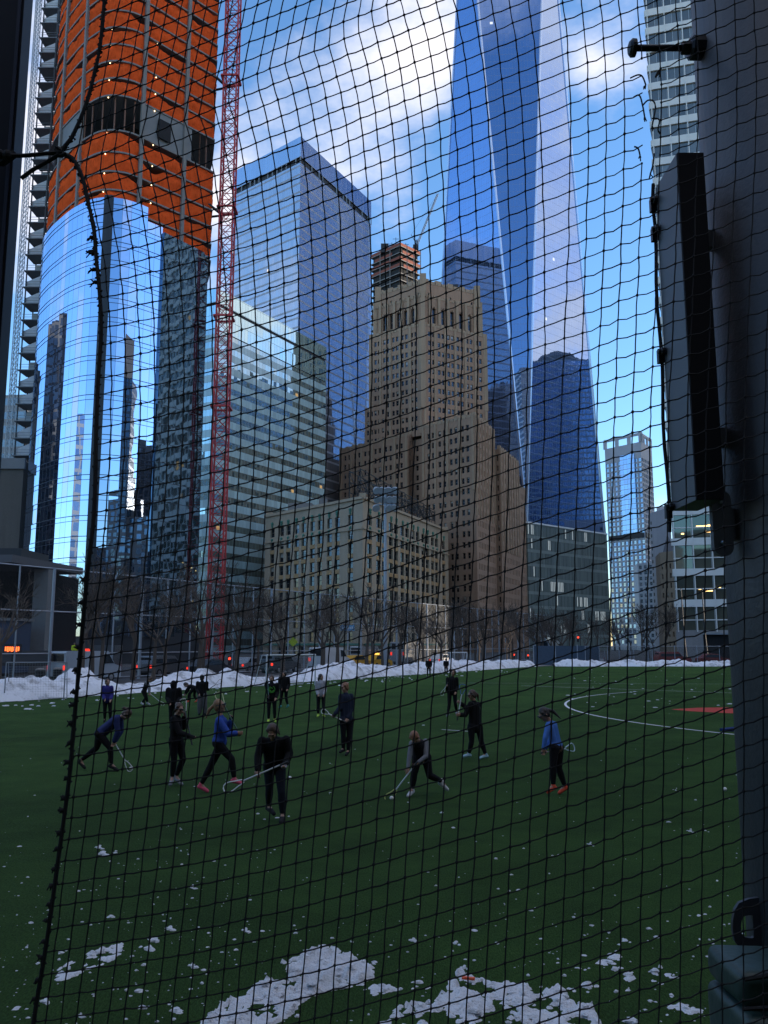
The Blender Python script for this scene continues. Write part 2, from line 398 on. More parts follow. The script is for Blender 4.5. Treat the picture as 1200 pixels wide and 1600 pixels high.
# ploughed bank along the street side: height field over (d, off)
def bank(name, P0, D, N, L, hfun, wid, step, label):
    mb = MB(); nd = int(L / step); no = int(wid / step)
    idx = {}
    for i in range(nd + 1):
        for j in range(no + 1):
            d = i * step; o = j * step
            e = math.sin(PI * min(1, j / no)) ** .8
            p = P0 + D * d + N * o
            h = hfun(d) * e * (1 + .5 * noise.fractal(p * .55, .8, 2.1, 4) ) + .12 * noise.fractal(p * 2.3, .8, 2, 3) * e
            wob = N * (.5 * noise.noise(p * .5))
            idx[i, j] = len(mb.v); mb.v.append((p.x + wob.x, p.y + wob.y, max(-.03, h - .02 if 0 < j < no else -.03)))
    for i in range(nd):
        for j in range(no):
            mb.f.append((idx[i, j], idx[i + 1, j], idx[i + 1, j + 1], idx[i, j + 1])); mb.mi.append(0); mb.uv += [(0, 0)] * 4
    o = mb.build(name, SNOWD, smooth=True); tag(o, label, 'snow', kind='stuff'); return o
def hb(d):  # measured crest heights along the street-side bank (d = metres from the near left corner of the frame)
    k = [(-24, .55), (-8, .7), (-1, .6), (3, .95), (7, 1.05), (9, .5), (12, .35), (14, .9), (19, 1.0), (23, .35), (27, .25), (31, .95), (36, 1.15), (42, .8), (50, .95), (58, 1.0), (66, .8), (74, .8), (84, .7)]
    for (a, ha), (b_, hb_) in zip(k, k[1:]):
        if a <= d <= b_: return ha + (hb_ - ha) * sstep(d, a, b_)
    return .5
bank('snow_bank', edge(-24, .1), FD, FN, 104, lambda d: hb(d - 24), 3.6, .22, 'ploughed grey white snow bank along the street side of the pitch')
bank('snow_bank', V((22, 112.5, 0)), V((1, 0, 0)), V((0, 1, 0)), 44, lambda d: .55 + .25 * math.sin(d * .5) ** 2, 2.6, .25, 'low white snow ridge along the far end of the pitch')
# melting snow on the turf close to the camera: ragged height field
def inpoly(x, y, P):
    c = False; j = len(P) - 1
    for i in range(len(P)):
        if (P[i][1] > y) != (P[j][1] > y) and x < (P[j][0] - P[i][0]) * (y - P[i][1]) / (P[j][1] - P[i][1]) + P[i][0]: c = not c
        j = i
    return c
def gp(*pp): return [tuple(atz(*q))[:2] for q in pp]
patches = [(gp((445, 1500), (500, 1482), (560, 1495), (600, 1515), (585, 1535), (520, 1548), (470, 1572), (420, 1600), (330, 1640), (300, 1610), (350, 1575), (385, 1560), (385, 1545), (450, 1525)), 1.0, .055),
           (gp((600, 1512), (640, 1528), (700, 1535), (690, 1548), (630, 1545), (560, 1560), (560, 1540)), .55, .02),
           (gp((720, 1520), (760, 1530), (830, 1536), (920, 1540), (930, 1580), (960, 1640), (560, 1660), (590, 1590), (650, 1570), (700, 1560), (700, 1540)), .85, .05),
           (gp((75, 1525), (115, 1495), (190, 1476), (195, 1490), (150, 1512), (110, 1530), (75, 1535)), .8, .02),
           (gp((915, 1470), (985, 1465), (1010, 1500), (985, 1545), (905, 1545), (905, 1500)), .42, .018),
           (gp((1005, 1520), (1060, 1522), (1050, 1536), (1015, 1534)), .7, .015),
           (gp((1085, 1410), (1120, 1405), (1140, 1450), (1100, 1448)), .3, .012), (gp((1040, 1570), (1110, 1560), (1120, 1600), (1040, 1600)), .5, .02),
           (gp((220, 1474), (255, 1470), (255, 1495), (225, 1500)), .45, .015), (gp((0, 1540), (40, 1540), (40, 1620), (0, 1620)), .35, .012)]
mb = MB(); st_ = .019
x0, x1, y0, y1 = -3.4, 3.6, 6.0, 9.9
nx, ny = int((x1 - x0) / st_), int((y1 - y0) / st_); H = {}
for i in range(nx + 1):
    for j in range(ny + 1):
        x, y = x0 + i * st_, y0 + j * st_; h = -1
        wx = x + .10 * noise.noise(V((x * 3, y * 3, 1))) ; wy = y + .14 * noise.noise(V((x * 3, y * 3, 5)))
        for P, dens, hh in patches:
            if inpoly(wx, wy, P):
                f = noise.fractal(V((x * 4.2, y * 3.2, 3)), .75, 2.2, 6) * .95 + noise.noise(V((x * 19, y * 19, 2))) * .38 + (dens - .80) * 1.15
                if f > 0: h = max(h, min(1, f * 1.3 + .06) * hh * .85 * (1 + .9 * noise.fractal(V((x * 8, y * 8, 8)), .6, 2.2, 5)) + .007)
        H[i, j] = h
ids = {}
def vid(i, j):
    if (i, j) not in ids:
        ids[i, j] = len(mb.v)
        jx, jy = st_ * .35 * noise.noise(V((i * 1.7, j * 1.3, 0))), st_ * .35 * noise.noise(V((i * 1.3, j * 1.9, 4)))
        mb.v.append((x0 + i * st_ + jx, y0 + j * st_ + jy, max(.004, H[i, j]) if H[i, j] > 0 else -.004))
    return ids[i, j]
for i in range(nx):
    for j in range(ny):
        if max(H[i, j], H[i + 1, j], H[i, j + 1], H[i + 1, j + 1]) > 0:
            mb.f.append((vid(i, j), vid(i + 1, j), vid(i + 1, j + 1), vid(i, j + 1))); mb.mi.append(0); mb.uv += [(0, 0)] * 4
tag(mb.build('snow_patches', SNOW, smooth=True), 'melting white snow left in ragged patches on the near turf', 'snow', kind='stuff')
# loose crumbs of snow
mb = MB()
def lump(p, r, fl, base=0.0):
    n = len(mb.v); m_ = 7; zz = [(.0, 1.0), (.6, .85), (.95, .45)]
    ph = rnd.random() * 6; sx = rnd.uniform(.6, 1.5)
    for z, q in zz:
        for k in range(m_):
            a = ph + 2 * PI * k / m_; rr = r * q * rnd.uniform(.6, 1.25)
            mb.v.append((p.x + math.cos(a) * rr * sx, p.y + math.sin(a) * rr, base + z * r * fl))
    for i in range(2):
        for k in range(m_):
            mb.f.append((n + i * m_ + k, n + i * m_ + (k + 1) % m_, n + (i + 1) * m_ + (k + 1) % m_, n + (i + 1) * m_ + k)); mb.mi.append(0); mb.uv += [(0, 0)] * 4
    mb.f.append(tuple(n + 2 * m_ + k for k in range(m_))); mb.mi.append(0); mb.uv += [(0, 0)] * m_
for i in range(5200):                           # clods lying on the patches
    gi, gj = rnd.randint(1, nx - 1), rnd.randint(1, ny - 1); hh_ = H[gi, gj]
    if hh_ <= 0 or noise.noise(V((gi * .06, gj * .06, 9))) < -.15: continue
    lump(V((x0 + gi * st_, y0 + gj * st_, 0)), rnd.choice((.008, .010, .012, .015, .02, .028, .038)), rnd.uniform(.5, .9), hh_ - .006)
for i in range(1250):
    u_ = rnd.random()
    px, py = rnd.uniform(-60, 1190), 1095 + (rnd.random() ** .62) * 520
    p = atz(px, py)
    dn = noise.noise(V((p.x * .7, p.y * .5, 3))) + (.25 if px < 420 and py > 1280 else 0) + (.15 if py > 1440 else -.1)
    if dn < 0 and rnd.random() < .75: continue
    r_ = rnd.choice((.005, .006, .007, .008, .009, .010, .012, .014, .018, .026)) * (1 + max(0, p.y - 14) * .035) * rnd.uniform(.5, 1.2)
    lump(p, r_, rnd.uniform(.25, .8))
for px, py, r_ in ((300, 1387, .06), (160, 1335, .1), (180, 1333, .05), (155, 1325, .07), (922, 1320, .06), (1078, 1299, .05), (1102, 1298, .035), (1056, 1235, .05), (300, 1510, .06), (70, 1566, .07), (275, 1580, .07), (125, 1588, .045), (645, 1470, .05), (712, 1475, .05), (725, 1513, .05), (985, 1597, .09), (383, 1455, .07), (265, 1452, .07), (240, 1470, .09), (233, 1483, .08)):
    lump(atz(px, py), r_ * .5, .6); lump(atz(px + 5, py + 2), r_ * .38, .6); lump(atz(px - 4, py - 1), r_ * .3, .6); lump(atz(px + 1, py - 3), r_ * .33, .7)
for i in range(70):
    p = atz(rnd.uniform(840, 1150), rnd.uniform(1043, 1085) if rnd.random() < .7 else rnd.uniform(1085, 1110)); lump(p, rnd.uniform(.03, .10), .3)
for i in range(220):
    p = edge(rnd.uniform(-14, 60), -rnd.random() ** 2 * 6 + .3); lump(p, rnd.uniform(.03, .12), .5)
tag(mb.build('snow_crumbs', SNOW), 'small crumbs of snow scattered over the green turf', 'snow', kind='stuff')
# orange cone marker lying in the near snow
# ================================================================== BUILDINGS
def rows_of(z0, fh, n, wh, sill): return [(z0 + i * fh + sill, z0 + i * fh + sill + wh) for i in range(n)]
def cols_at(cs, w): return [(c - w / 2, c + w / 2) for c in cs]
def P2(p): return V((p[0], p[1], 0))
steel = plain('galvanised steel', (.22, .24, .26), .5, .6, var=.2, scale=2)
darksteel = plain('dark steel', (.035, .037, .04), .6, .3, var=.2)
conc = plain('raw concrete', (.19, .19, .19), .85, var=.25, scale=.35, coord='pos')
conc_d = plain('slab concrete', (.2, .19, .18), .9, var=.3, scale=.6, coord='pos')  # slightly warmer, more mottled concrete tone
roofm = plain('roof membrane', (.12, .12, .12), .9)

# ---- tapering mirrored skyscraper: square base, rotated square top, eight long triangles
def one_tower():
    P = V((63.5, 380.5, 0)); a = V((.74, .673, 0)); b = V((-.673, .74, 0)); s = 61.0
    base = [P, P + a * s, P + a * s + b * s, P + b * s]
    z0, z1 = 57.0, 417.0
    mids = [(base[i] + base[(i + 1) % 4]) / 2 for i in range(4)]
    B = [p + V((0, 0, z0)) for p in base]; T = [p + V((0, 0, z1)) for p in mids]
    root = thing('skyscraper', 'tallest tapering blue mirror skyscraper with slanting bright edges', 'skyscraper', P)
    m = curtain('tower glass', 1.52, 4.05, .05, .11, (.2, .25, .34), (.48, .63, .93), (.018, .035, .075), .58, .012, .0018, .005, .03, tv=.06, lit=.0006, litcol=(.9, .95, 1), litstr=.3)
    mb = MB()
    def tri(p, q, r):
        u = (q - p).normalized() if abs((q - p).z) < 1 else None
        n = (q - p).cross(r - p).normalized(); h = V((n.y, -n.x, 0)); h = V((-n.y, n.x, 0)).normalized(); w_ = n.cross(h)
        mb.face((p, q, r), uv=[(x.dot(h), x.dot(w_)) for x in (p, q, r)])
    for i in range(4):
        tri(B[i], B[(i + 1) % 4], T[i]); tri(B[(i + 1) % 4], T[(i + 1) % 4], T[i])
    mb.face(T); mb.build('curtain_wall', m, root)
    tr = plain('bright edge steel', (.50, .56, .66), .3, .9, var=.08)
    for i in range(4):
        for q in (T[i], T[(i - 1) % 4]):
            e = MB(); e.tube([B[i], q], .62, 6); e.build('corner_trim', tr, root)
    pod = MB(); o_ = .9; c = (base[0] + base[2]) / 2
    pb = [c + (p - c) * (1 + o_ / 43) for p in base]; prism(pod, [(p.x, p.y) for p in pb], 0, z0 - .6)
    pm = curtain('podium glass fins', 1.1, 6.2, .16, .1, (.20, .23, .21), (.45, .55, .55), (.15, .18, .165), .12, .2, .02, 0, tv=.3, spans=((.0, .22, (.20, .24, .22), .35),))
    # bright slots: some bays of the podium glow between the fins
    tt = NT.__new__(NT); tt.t = pm.node_tree
    outn = [n for n in tt.t.nodes if n.type == 'OUTPUT_MATERIAL'][0]; old = outn.inputs[0].links[0].from_socket
    u, v, _ = tt.sep(tt.uv()); iu = tt.m('FLOOR', tt.m('DIVIDE', u, 1.1)); fu = tt.m('FRACT', tt.m('DIVIDE', u, 1.1)); pv = tt.m('DIVIDE', v, 6.2); iv = tt.m('FLOOR', pv); fv = tt.m('FRACT', pv)
    run = tt.noise(tt.xyz(tt.m('MULTIPLY', iu, .11), tt.m('MULTIPLY', iv, 3.7)), 1.3, 2)
    on = tt.m('MULTIPLY', tt.m('MULTIPLY', tt.m('GREATER_THAN', run, .60), tt.m('GREATER_THAN', tt.white(tt.xyz(iu, iv, 1.5)), .25)), tt.m('MULTIPLY', tt.m('GREATER_THAN', fv, .3), tt.m('GREATER_THAN', fu, .5)))
    e = tt.n('ShaderNodeEmission'); tt.put(e.inputs[0], (.75, .9, 1)); e.inputs[1].default_value = .09
    tt.t.links.new(tt.mixs(on, old, e.outputs[0]), outn.inputs[0])
    pod.build('podium', pm, root)
    cap = MB()
    for i in range(4):
        cap.bar(pb[i] + V((0, 0, z0 - .4)), pb[(i + 1) % 4] + V((0, 0, z0 - .4)), .8, .7)
    cap.build('podium_coping', plain('pale coping', (.7, .73, .74), .5, var=.05), root)
one_tower()

# ---- grey blue office tower with a sharp corner (parallelogram plan)
def corner_tower():
    A = V((-36.9, 353.8, 0)); L = V((-71.7, 382.6, 0)); R = V((-6.5, 410.9, 0)); K = L + R - A
    root = thing('office_tower', 'grey blue glass office tower with sharp corner and dark slot under its roof', 'office tower', A)
    m = curtain('banded office glass', 1.5, 4.15, .05, .14, (.22, .25, .3), (.80, .82, .90), (.25, .25, .26), .42, .03, .006, .006, .08, spans=((.0, .22, (.34, .34, .37), .3),), tv=.13, lit=.0015, litstr=.35, litcol=(1, .9, .75))
    mb = MB(); prism(mb, [(p.x, p.y) for p in (A, R, K, L)], 0, 213.5); mb.build('curtain_wall', m, root)
    d = MB(); c = (A + K) / 2; ins = [c + (p - c) * .975 for p in (A, R, K, L)]; prism(d, [(p.x, p.y) for p in ins], 213.5, 216.4); d.build('louvre_slot', darksteel, root)
    for p, q in ((L, A), (A, R)):
        n = int((q - p).length / 3)
        for i in range(n + 1):
            if rnd.random() < .7: u = MB(); x = p.lerp(q, i / n) * .998 + c * .002; u.bar(x + V((0, 0, 213.5)), x + V((0, 0, 216.4)), .5); u.build('slot_post', steel, root)
    pm = curtain('parapet glass', 1.5, 9.6, .07, .25, (.3, .33, .38), (.8, .86, .98), (.10, .12, .16), .5, .06, .006, .004, .08, tv=.1, off=-216.4)
    t_ = MB(); prism(t_, [(p.x, p.y) for p in (A, R, K, L)], 216.4, 226); t_.build('parapet', pm, root)
corner_tower()

# ---- pale green glass slab
def teal_slab():
    A = V((-56.7, 277.3, 0)); B = V((-23.4, 337.3, 0)); K = B + V((-40, 22, 0)); L = A + V((-40, 22, 0))
    root = thing('glass_office_slab', 'pale green glass office slab with dark window bands beside the red crane mast', 'office building', A)
    m = curtain('green banded glass', 1.75, 4.7, .09, .12, (.22, .27, .27), (.76, .94, 1.0), (.11, .145, .14), .40, .02, .012, .006, .12, spans=((.0, .55, (.36, .50, .53), .10),), tv=.25, lit=.006, litstr=.15)
    mb = MB(); prism(mb, [(p.x, p.y) for p in (A, B, K, L)], 0, 107.6); mb.build('curtain_wall', m, root)
    m2 = curtain('upper green glass', 1.75, 4.7, .08, .14, (.25, .32, .33), (.70, .93, 1.0), (.2, .3, .3), .55, .02, .008, .005, .12, tv=.15, off=-107.9)
    c = (A + K) / 2
    mb = MB(); prism(mb, [(p.x, p.y) for p in (A, B, K, L)], 107.9, 116.1); mb.build('upper_curtain_wall', m2, root)
    ins = [c + (p - c) * .985 for p in (A, B, K, L)]
    for z in (116.1,):
        d = MB(); prism(d, [(p.x, p.y) for p in ins], z, z + 1.0); d.build('louvre_slot', darksteel, root)
    mb = MB(); prism(mb, [(p.x, p.y) for p in (A, B, K, L)], 117.2, 122.4); mb.build('parapet', m2, root)
teal_slab()

# ---- brown brick stepped tower
brick = masonry('brown brick', (.34, .228, .16), .22, .12, .9, streak=.16)
brick2 = masonry('brown brick trim', (.36, .265, .185), .2, .3, .9, streak=.2)
def brick_tower():
    N = V((34.2, 316.2, 0)); dl = V((-.713, .70, 0)).normalized(); dr = V((.38, .925, 0)).normalized()
    root = thing('brick_tower', 'stepped brown brick tower with battlemented crown in front of the tapering skyscraper', 'building', N)
    wall = MB(); wins = []; arch = MB()
    def face(A, B, z0, z1, nwin, fh, ww, wh, sill=1.1, pair=False, top=2.0, margin=2.0, depth=.4):
        L = (P2(B) - P2(A)).length
        if pair:
            k = max(1, nwin // 2); g = (L - 2 * margin) / k; cs = []
            for i in range(k): c = margin + g * (i + .5); cs += [c - g * .21, c + g * .21]
        else: cs = [margin + (L - 2 * margin) * (i + .5) / nwin for i in range(nwin)]
        n = int((z1 - top - z0) / fh); zz = z1 - top - n * fh
        punched(wall, wins, A, B, z0, z1, cols_at(cs, ww), rows_of(zz, fh, n, wh, sill), depth)
        return cs
    def roof(pts, z): wall.face([(p.x, p.y, z) for p in pts])
    # lower mass: near wing, light court, far left wing, right wings
    H = 88.0
    s1, s2, s3 = 27.0, 35.0, 76.2
    p0, p1 = N, N + dl * s1; p2 = p1 + dr * 7; p3 = N + dl * s2 + dr * 7; p4 = N + dl * s2 + dr * 1.5; p5 = N + dl * s3 + dr * 1.5
    face(p1, p0, 0, H, 8, 4.05, 1.35, 2.2, pair=True); face(p2, p1, 0, H, 2, 4.05, 1.3, 2.2, margin=.8); face(p3, p2, 0, H - 2, 2, 4.05, 1.4, 2.2, margin=.8)
    face(p4, p3, 0, H, 1, 4.05, 1.3, 2.2, margin=.6); face(p5, p4, 0, H - 1, 12, 4.05, 1.35, 2.2, pair=True)
    r1, r2, r3 = N + dr * 28, N + dr * 60, N + dr * 92
    face(p0, r1, 0, H, 11, 4.05, .95, 2.3); 
    q1 = r1 - dl * 2.5; q2 = r2 - dl * 2.5; face(r1, q1, 0, H - 7, 1, 4.05, .8, 2.2, margin=.3); face(q1, q2, 0, H - 7, 11, 4.05, .95, 2.3)
    face(q2, r3 - dl * 2.5, 0, H - 17, 10, 4.05, .95, 2.3)
    back = [N + dl * s3 + dr * 92, N + dl * s3 + dr * 92]
    wall_uv(wall, r1, r1 + dl * 40, H - 20, H); wall_uv(wall, q2, q2 + dl * 40, H - 25, H - 7); wall_uv(wall, N + dl * s3 + dr * 60, p5, 0, H - 1)
    roof([p0, r1, N + dl * s3 + dr * 28, p5, p4, p3, p2, p1], H - .2); roof([r1, q1, q2, r2 + dl * 60, r1 + dl * 60], H - 7.2); roof([q2, r3 - dl * 2.5, r3 + dl * 60, r2 + dl * 60], H - 17.2)
    # shaft
    SL, SN, SR = V((-6.4, 358.5, 0)), V((15.9, 342.1, 0)), V((44.2, 357.0, 0)); SB = SL + SR - SN
    face(SL, SN, H - 1, 134, 10, 4.0, 1.25, 2.1, pair=True, top=1.6); face(SN, SR, H - 1, 134, 12, 4.0, 1.3, 2.1, pair=True, top=1.6)
    wall_uv(wall, SR, SB, 60, 134); wall_uv(wall, SB, SL, 60, 134); roof([SL, SN, SR, SB], 133.9)
    c = (SL + SR) / 2
    sx = (SR - SN).normalized(); sy = (SL - SN).normalized()
    # shoulder block left of the shaft
    q0 = SL + sy * 2.2; w0 = SL - sx * 0; 
    face(q0 - V((0, .5, 0)), SL - V((0, .5, 0)) + sy * -9, 84, 103, 5, 4.0, 1.25, 2.1, top=1.2, margin=.6)
    wall_uv(wall, q0 + V((0, 8, 0)), q0 - V((0, .5, 0)), 84, 103); roof([q0 - V((0, .5, 0)), SL - V((0, .5, 0)) - sy * 9, SL + V((0, 8, 0)), q0 + V((0, 8, 0))], 102.9)
    # set-back crown with tall arched bays
    def inset(k): return [p + (c - p) * k for p in (SL, SN, SR, SB)]
    for k, z0, z1, bays in ((.10, 134, 147, 5), (.15, 147, 153.5, 0)):
        q = inset(k)
        for A, B in ((q[0], q[1]), (q[1], q[2])):
            L = (B - A).length
            if bays:
                cs = [3.2 + (L - 6.4) * (i + .5) / bays for i in range(bays)]
                punched(wall, wins, A, B, z0, z1, cols_at(cs, 1.7), [(z0 + 1.2, z0 + 9.5)], .9)
                t_ = (B - A).normalized(); n_ = V((t_.y, -t_.x, 0))
                for u_ in cs:                      # rounded heads over the tall bays
                    for s_ in (-1, 1): wall.obox(A + t_ * (u_ + s_ * .62) - n_ * .3 + V((0, 0, z0 + 9.2)), t_ * .3, n_ * .45, V((0, 0, .5)))
            else: punched(wall, wins, A, B, z0, z1, cols_at([L * (i + .5) / 5 for i in range(5)], .8), [(z0 + .8, z0 + 2.4)], .5)
        wall_uv(wall, q[2], q[3], z0, z1); wall_uv(wall, q[3], q[0], z0, z1); roof(q, z1 - .1)
    wall.build('wall', brick, root)
    # buttresses, battlements and pinnacles
    tr = MB()
    def battl(A, B, z, n, hh, dep=1.2, gap=.45):
        L = (B - A).length; t_ = (B - A) / L; n_ = V((t_.y, -t_.x, 0))
        for i in range(n):
            h = hh * (1.0 + .7 * (i % 2 == 0) + .25 * rnd.random())
            tr.obox(A + t_ * (L * (i + .5) / n) - n_ * (dep * .4) + V((0, 0, z + h / 2)), t_ * (L / n * gap), n_ * (dep / 2), V((0, 0, h / 2)))
    for q, z, n, h in ((inset(.15), 153.4, 9, 1.1), (inset(.10), 146.9, 11, .8), ((SL, SN, SR, SB), 133.8, 15, .9)):
        battl(q[0], q[1], z, n, h); battl(q[1], q[2], z, n, h)
    battl(p1, p0, H - .1, 13, .9); battl(p0, r1, H - .1, 13, .9); battl(p5, p4, H - 1.1, 21, .7); battl(q1, q2, H - 7.1, 15, .8); battl(q2, r3 - dl * 2.5, H - 17.1, 13, .7)
    for q, k0, k1, r_ in ((inset(.10), 132, 149.5, .9), (inset(.15), 147, 157.0, 1.3)):
        for p in q[:3]: tr.obox(p + V((0, 0, (k0 + k1) / 2)), V((r_, 0, 0)), V((0, r_, 0)), V((0, 0, (k1 - k0) / 2)))
    for p in (SL, SN, SR): tr.obox(p + (c - p) * .03 + V((0, 0, 118)), V((.9, 0, 0)), V((0, .9, 0)), V((0, 0, 19.5 if p is SN else 17)))
    q = inset(.10)
    for A, B in ((q[0], q[1]), (q[1], q[2])):
        L = (B - A).length; t_ = (B - A) / L; n_ = V((t_.y, -t_.x, 0))
        for i in range(6): tr.obox(A + t_ * (3.2 + (L - 6.4) * i / 5) + n_ * .3 + V((0, 0, 140.5)), t_ * .55, n_ * .5, V((0, 0, 7.5)))
    # piers along the lower walls
    for A, B, z0, z1, n in ((p1, p0, 60, H + .6, 5), (p5, p4, 60, H - .4, 7), (p0, r1, 50, H + .6, 7), (q1, q2, 40, H - 6.5, 8), (SL, SN, H, 134.4, 6), (SN, SR, H, 134.4, 7)):
        L = (B - A).length; t_ = (B - A) / L; n_ = V((t_.y, -t_.x, 0))
        for i in range(n): tr.obox(A + t_ * (1.0 + (L - 2.0) * i / (n - 1)) + n_ * .08 + V((0, 0, (z0 + z1) / 2)), t_ * .5, n_ * .26, V((0, 0, (z1 - z0) / 2)))
    tr.build('stone_trim', brick2, root)
    windows(wins, sash('brick tower sash', (.015, .015, .017), (.10, .085, .07), (.4, .36, .3), .22, refl=.09, lit=.003), root)
    rf = MB()
    for (x, y, w_, h) in ((22, 352, 5, 2.5), (30, 356, 4, 3.2)): rf.box(x - w_ / 2, x + w_ / 2, y - 2, y + 2, 153.4, 153.6 + h)
    rf.build('rooftop_plant', darksteel, root)
brick_tower()

# ---- beige block with green copper ornaments
def beige_block():
    Bn, Bl, Br = V((-6.1, 244.4, 0)), V((-39, 281.5, 0)), V((23.8, 318.3, 0)); K = Bl + Br - Bn
    root = thing('stone_office_block', 'beige stone office block with green copper ornaments under its roof', 'building', Bn)
    stone = masonry('beige stone', (.385, .31, .228), .16, .2, .9, streak=.14); span = masonry('tan spandrel', (.38, .25, .13), .2, .4, .9)
    wall = MB(); sp = MB(); wins = []; cop = None
    def face(A, B, groups, ww):
        L = (B - A).length; t_ = (B - A) / L; n_ = V((t_.y, -t_.x, 0)); cs = []
        for g in groups: cs += g
        cs = [c * L for c in cs]; rows = rows_of(45 - 4.1 - 4.2 * 10, 4.2, 10, 2.95, .5)
        punched(wall, wins, A, B, 0, 45, cols_at(cs, ww), rows, .5)
        for c in cs:
            for k, (a, b) in enumerate(rows):
                if 1 < k < 8: sp.obox(A + t_ * c + n_ * .02 + V((0, 0, b + .62)), t_ * (ww / 2), n_ * .05, V((0, 0, .6)))
            for z in (rows[-1][1] + 1.0, rows[-1][0] - .75):
                cop = MB()
                for dz, r_ in ((.5, .5), (-.1, .42), (-.6, .32)):
                    if z < rows[-1][0] and dz > .2: continue
                    cop.ball(A + t_ * c + n_ * .12 + V((0, 0, z + dz)), r_ * 1.2, 6, 4, sc=(1, 1, .9))
                cop.build('copper_ornament', copm, root)
        for z, h, d in ((44.6, .8, .5), (rows[-1][0] - 1.5, .35, .35), (rows[0][1] + .8, .3, .3)):
            wall.obox((A + B) / 2 + n_ * (d / 2) + V((0, 0, z)), t_ * (L / 2 + d * .4), n_ * (d / 2), V((0, 0, h / 2)))
        g_ = MB(); g_.obox((A + B) / 2 + n_ * .3 + V((0, 0, rows[1][0] - .7)), t_ * (L / 2 - 1), n_ * .2, V((0, 0, .3))); g_.build('copper_band', copm, root)
    copm = plain('green copper', (.07, .20, .15), .8, var=.4, scale=1.5, coord='pos')
    face(Bl, Bn, [[.085], [.19, .265], [.355, .43], [.52, .595], [.69, .765], [.89]], 2.35)
    face(Bn, Br, [[.065], [.15, .205], [.275, .33], [.40, .455], [.525, .58], [.65, .705], [.775, .83], [.93]], 3.3)
    wall_uv(wall, Br, K, 0, 45); wall_uv(wall, K, Bl, 0, 45); wall.face([(p.x, p.y, 44.3) for p in (Bn, Br, K, Bl)])
    for p in (Bn, Bl, Br):
        d = ((Bn + K) / 2 - p).normalized(); wall.obox(p + d * 1.4 + V((0, 0, 45.2)), V((1.0, 0, 0)), V((0, 1.0, 0)), V((0, 0, .8)))
    wall.build('wall', stone, root); sp.build('spandrel', span, root); windows(wins, sash('stone block sash', (.012, .012, .013), (.05, .05, .045), (.3, .28, .24), .12, refl=.1, lit=.0), root)
    # steel dunnage frame standing on the roof behind the corner
    fr = MB(); t_ = (Br - Bn).normalized(); n_ = (Bl - Bn).normalized()
    o = Bn + t_ * 3 + n_ * 3
    def Q(i, j, z): return o + t_ * (i * 6.2) + n_ * (j * 5) + V((0, 0, z))
    for i in range(12):
        for j in range(2):
            fr.bar(Q(i, j, 44.2), Q(i, j, 54 - i * .25), .3)
            if i < 11:
                for z in (47.5, 50.7, 54 - i * .25): fr.bar(Q(i, j, z), Q(i + 1, j, z if z < 53 else z - .25), .22)
                fr.bar(Q(i, j, 44.4), Q(i + 1, j, 50.7), .16); fr.bar(Q(i + 1, j, 47.5), Q(i, j, 54 - i * .25), .16); fr.bar(Q(i, j, 50.7), Q(i + 1, j, 47.5), .14)
        fr.bar(Q(i, 0, 53.5 - i * .25), Q(i, 1, 53.5 - i * .25), .2); fr.bar(Q(i, 0, 47.5), Q(i, 1, 53), .15)
    fr.build('rooftop_steel_frame', darksteel, root)
    u = MB(); u.box(-32, -24, 284, 290, 44, 49.5); u.box(-20, -17.5, 262, 265, 44, 47.3); u.build('rooftop_plant', conc, root)
beige_block()

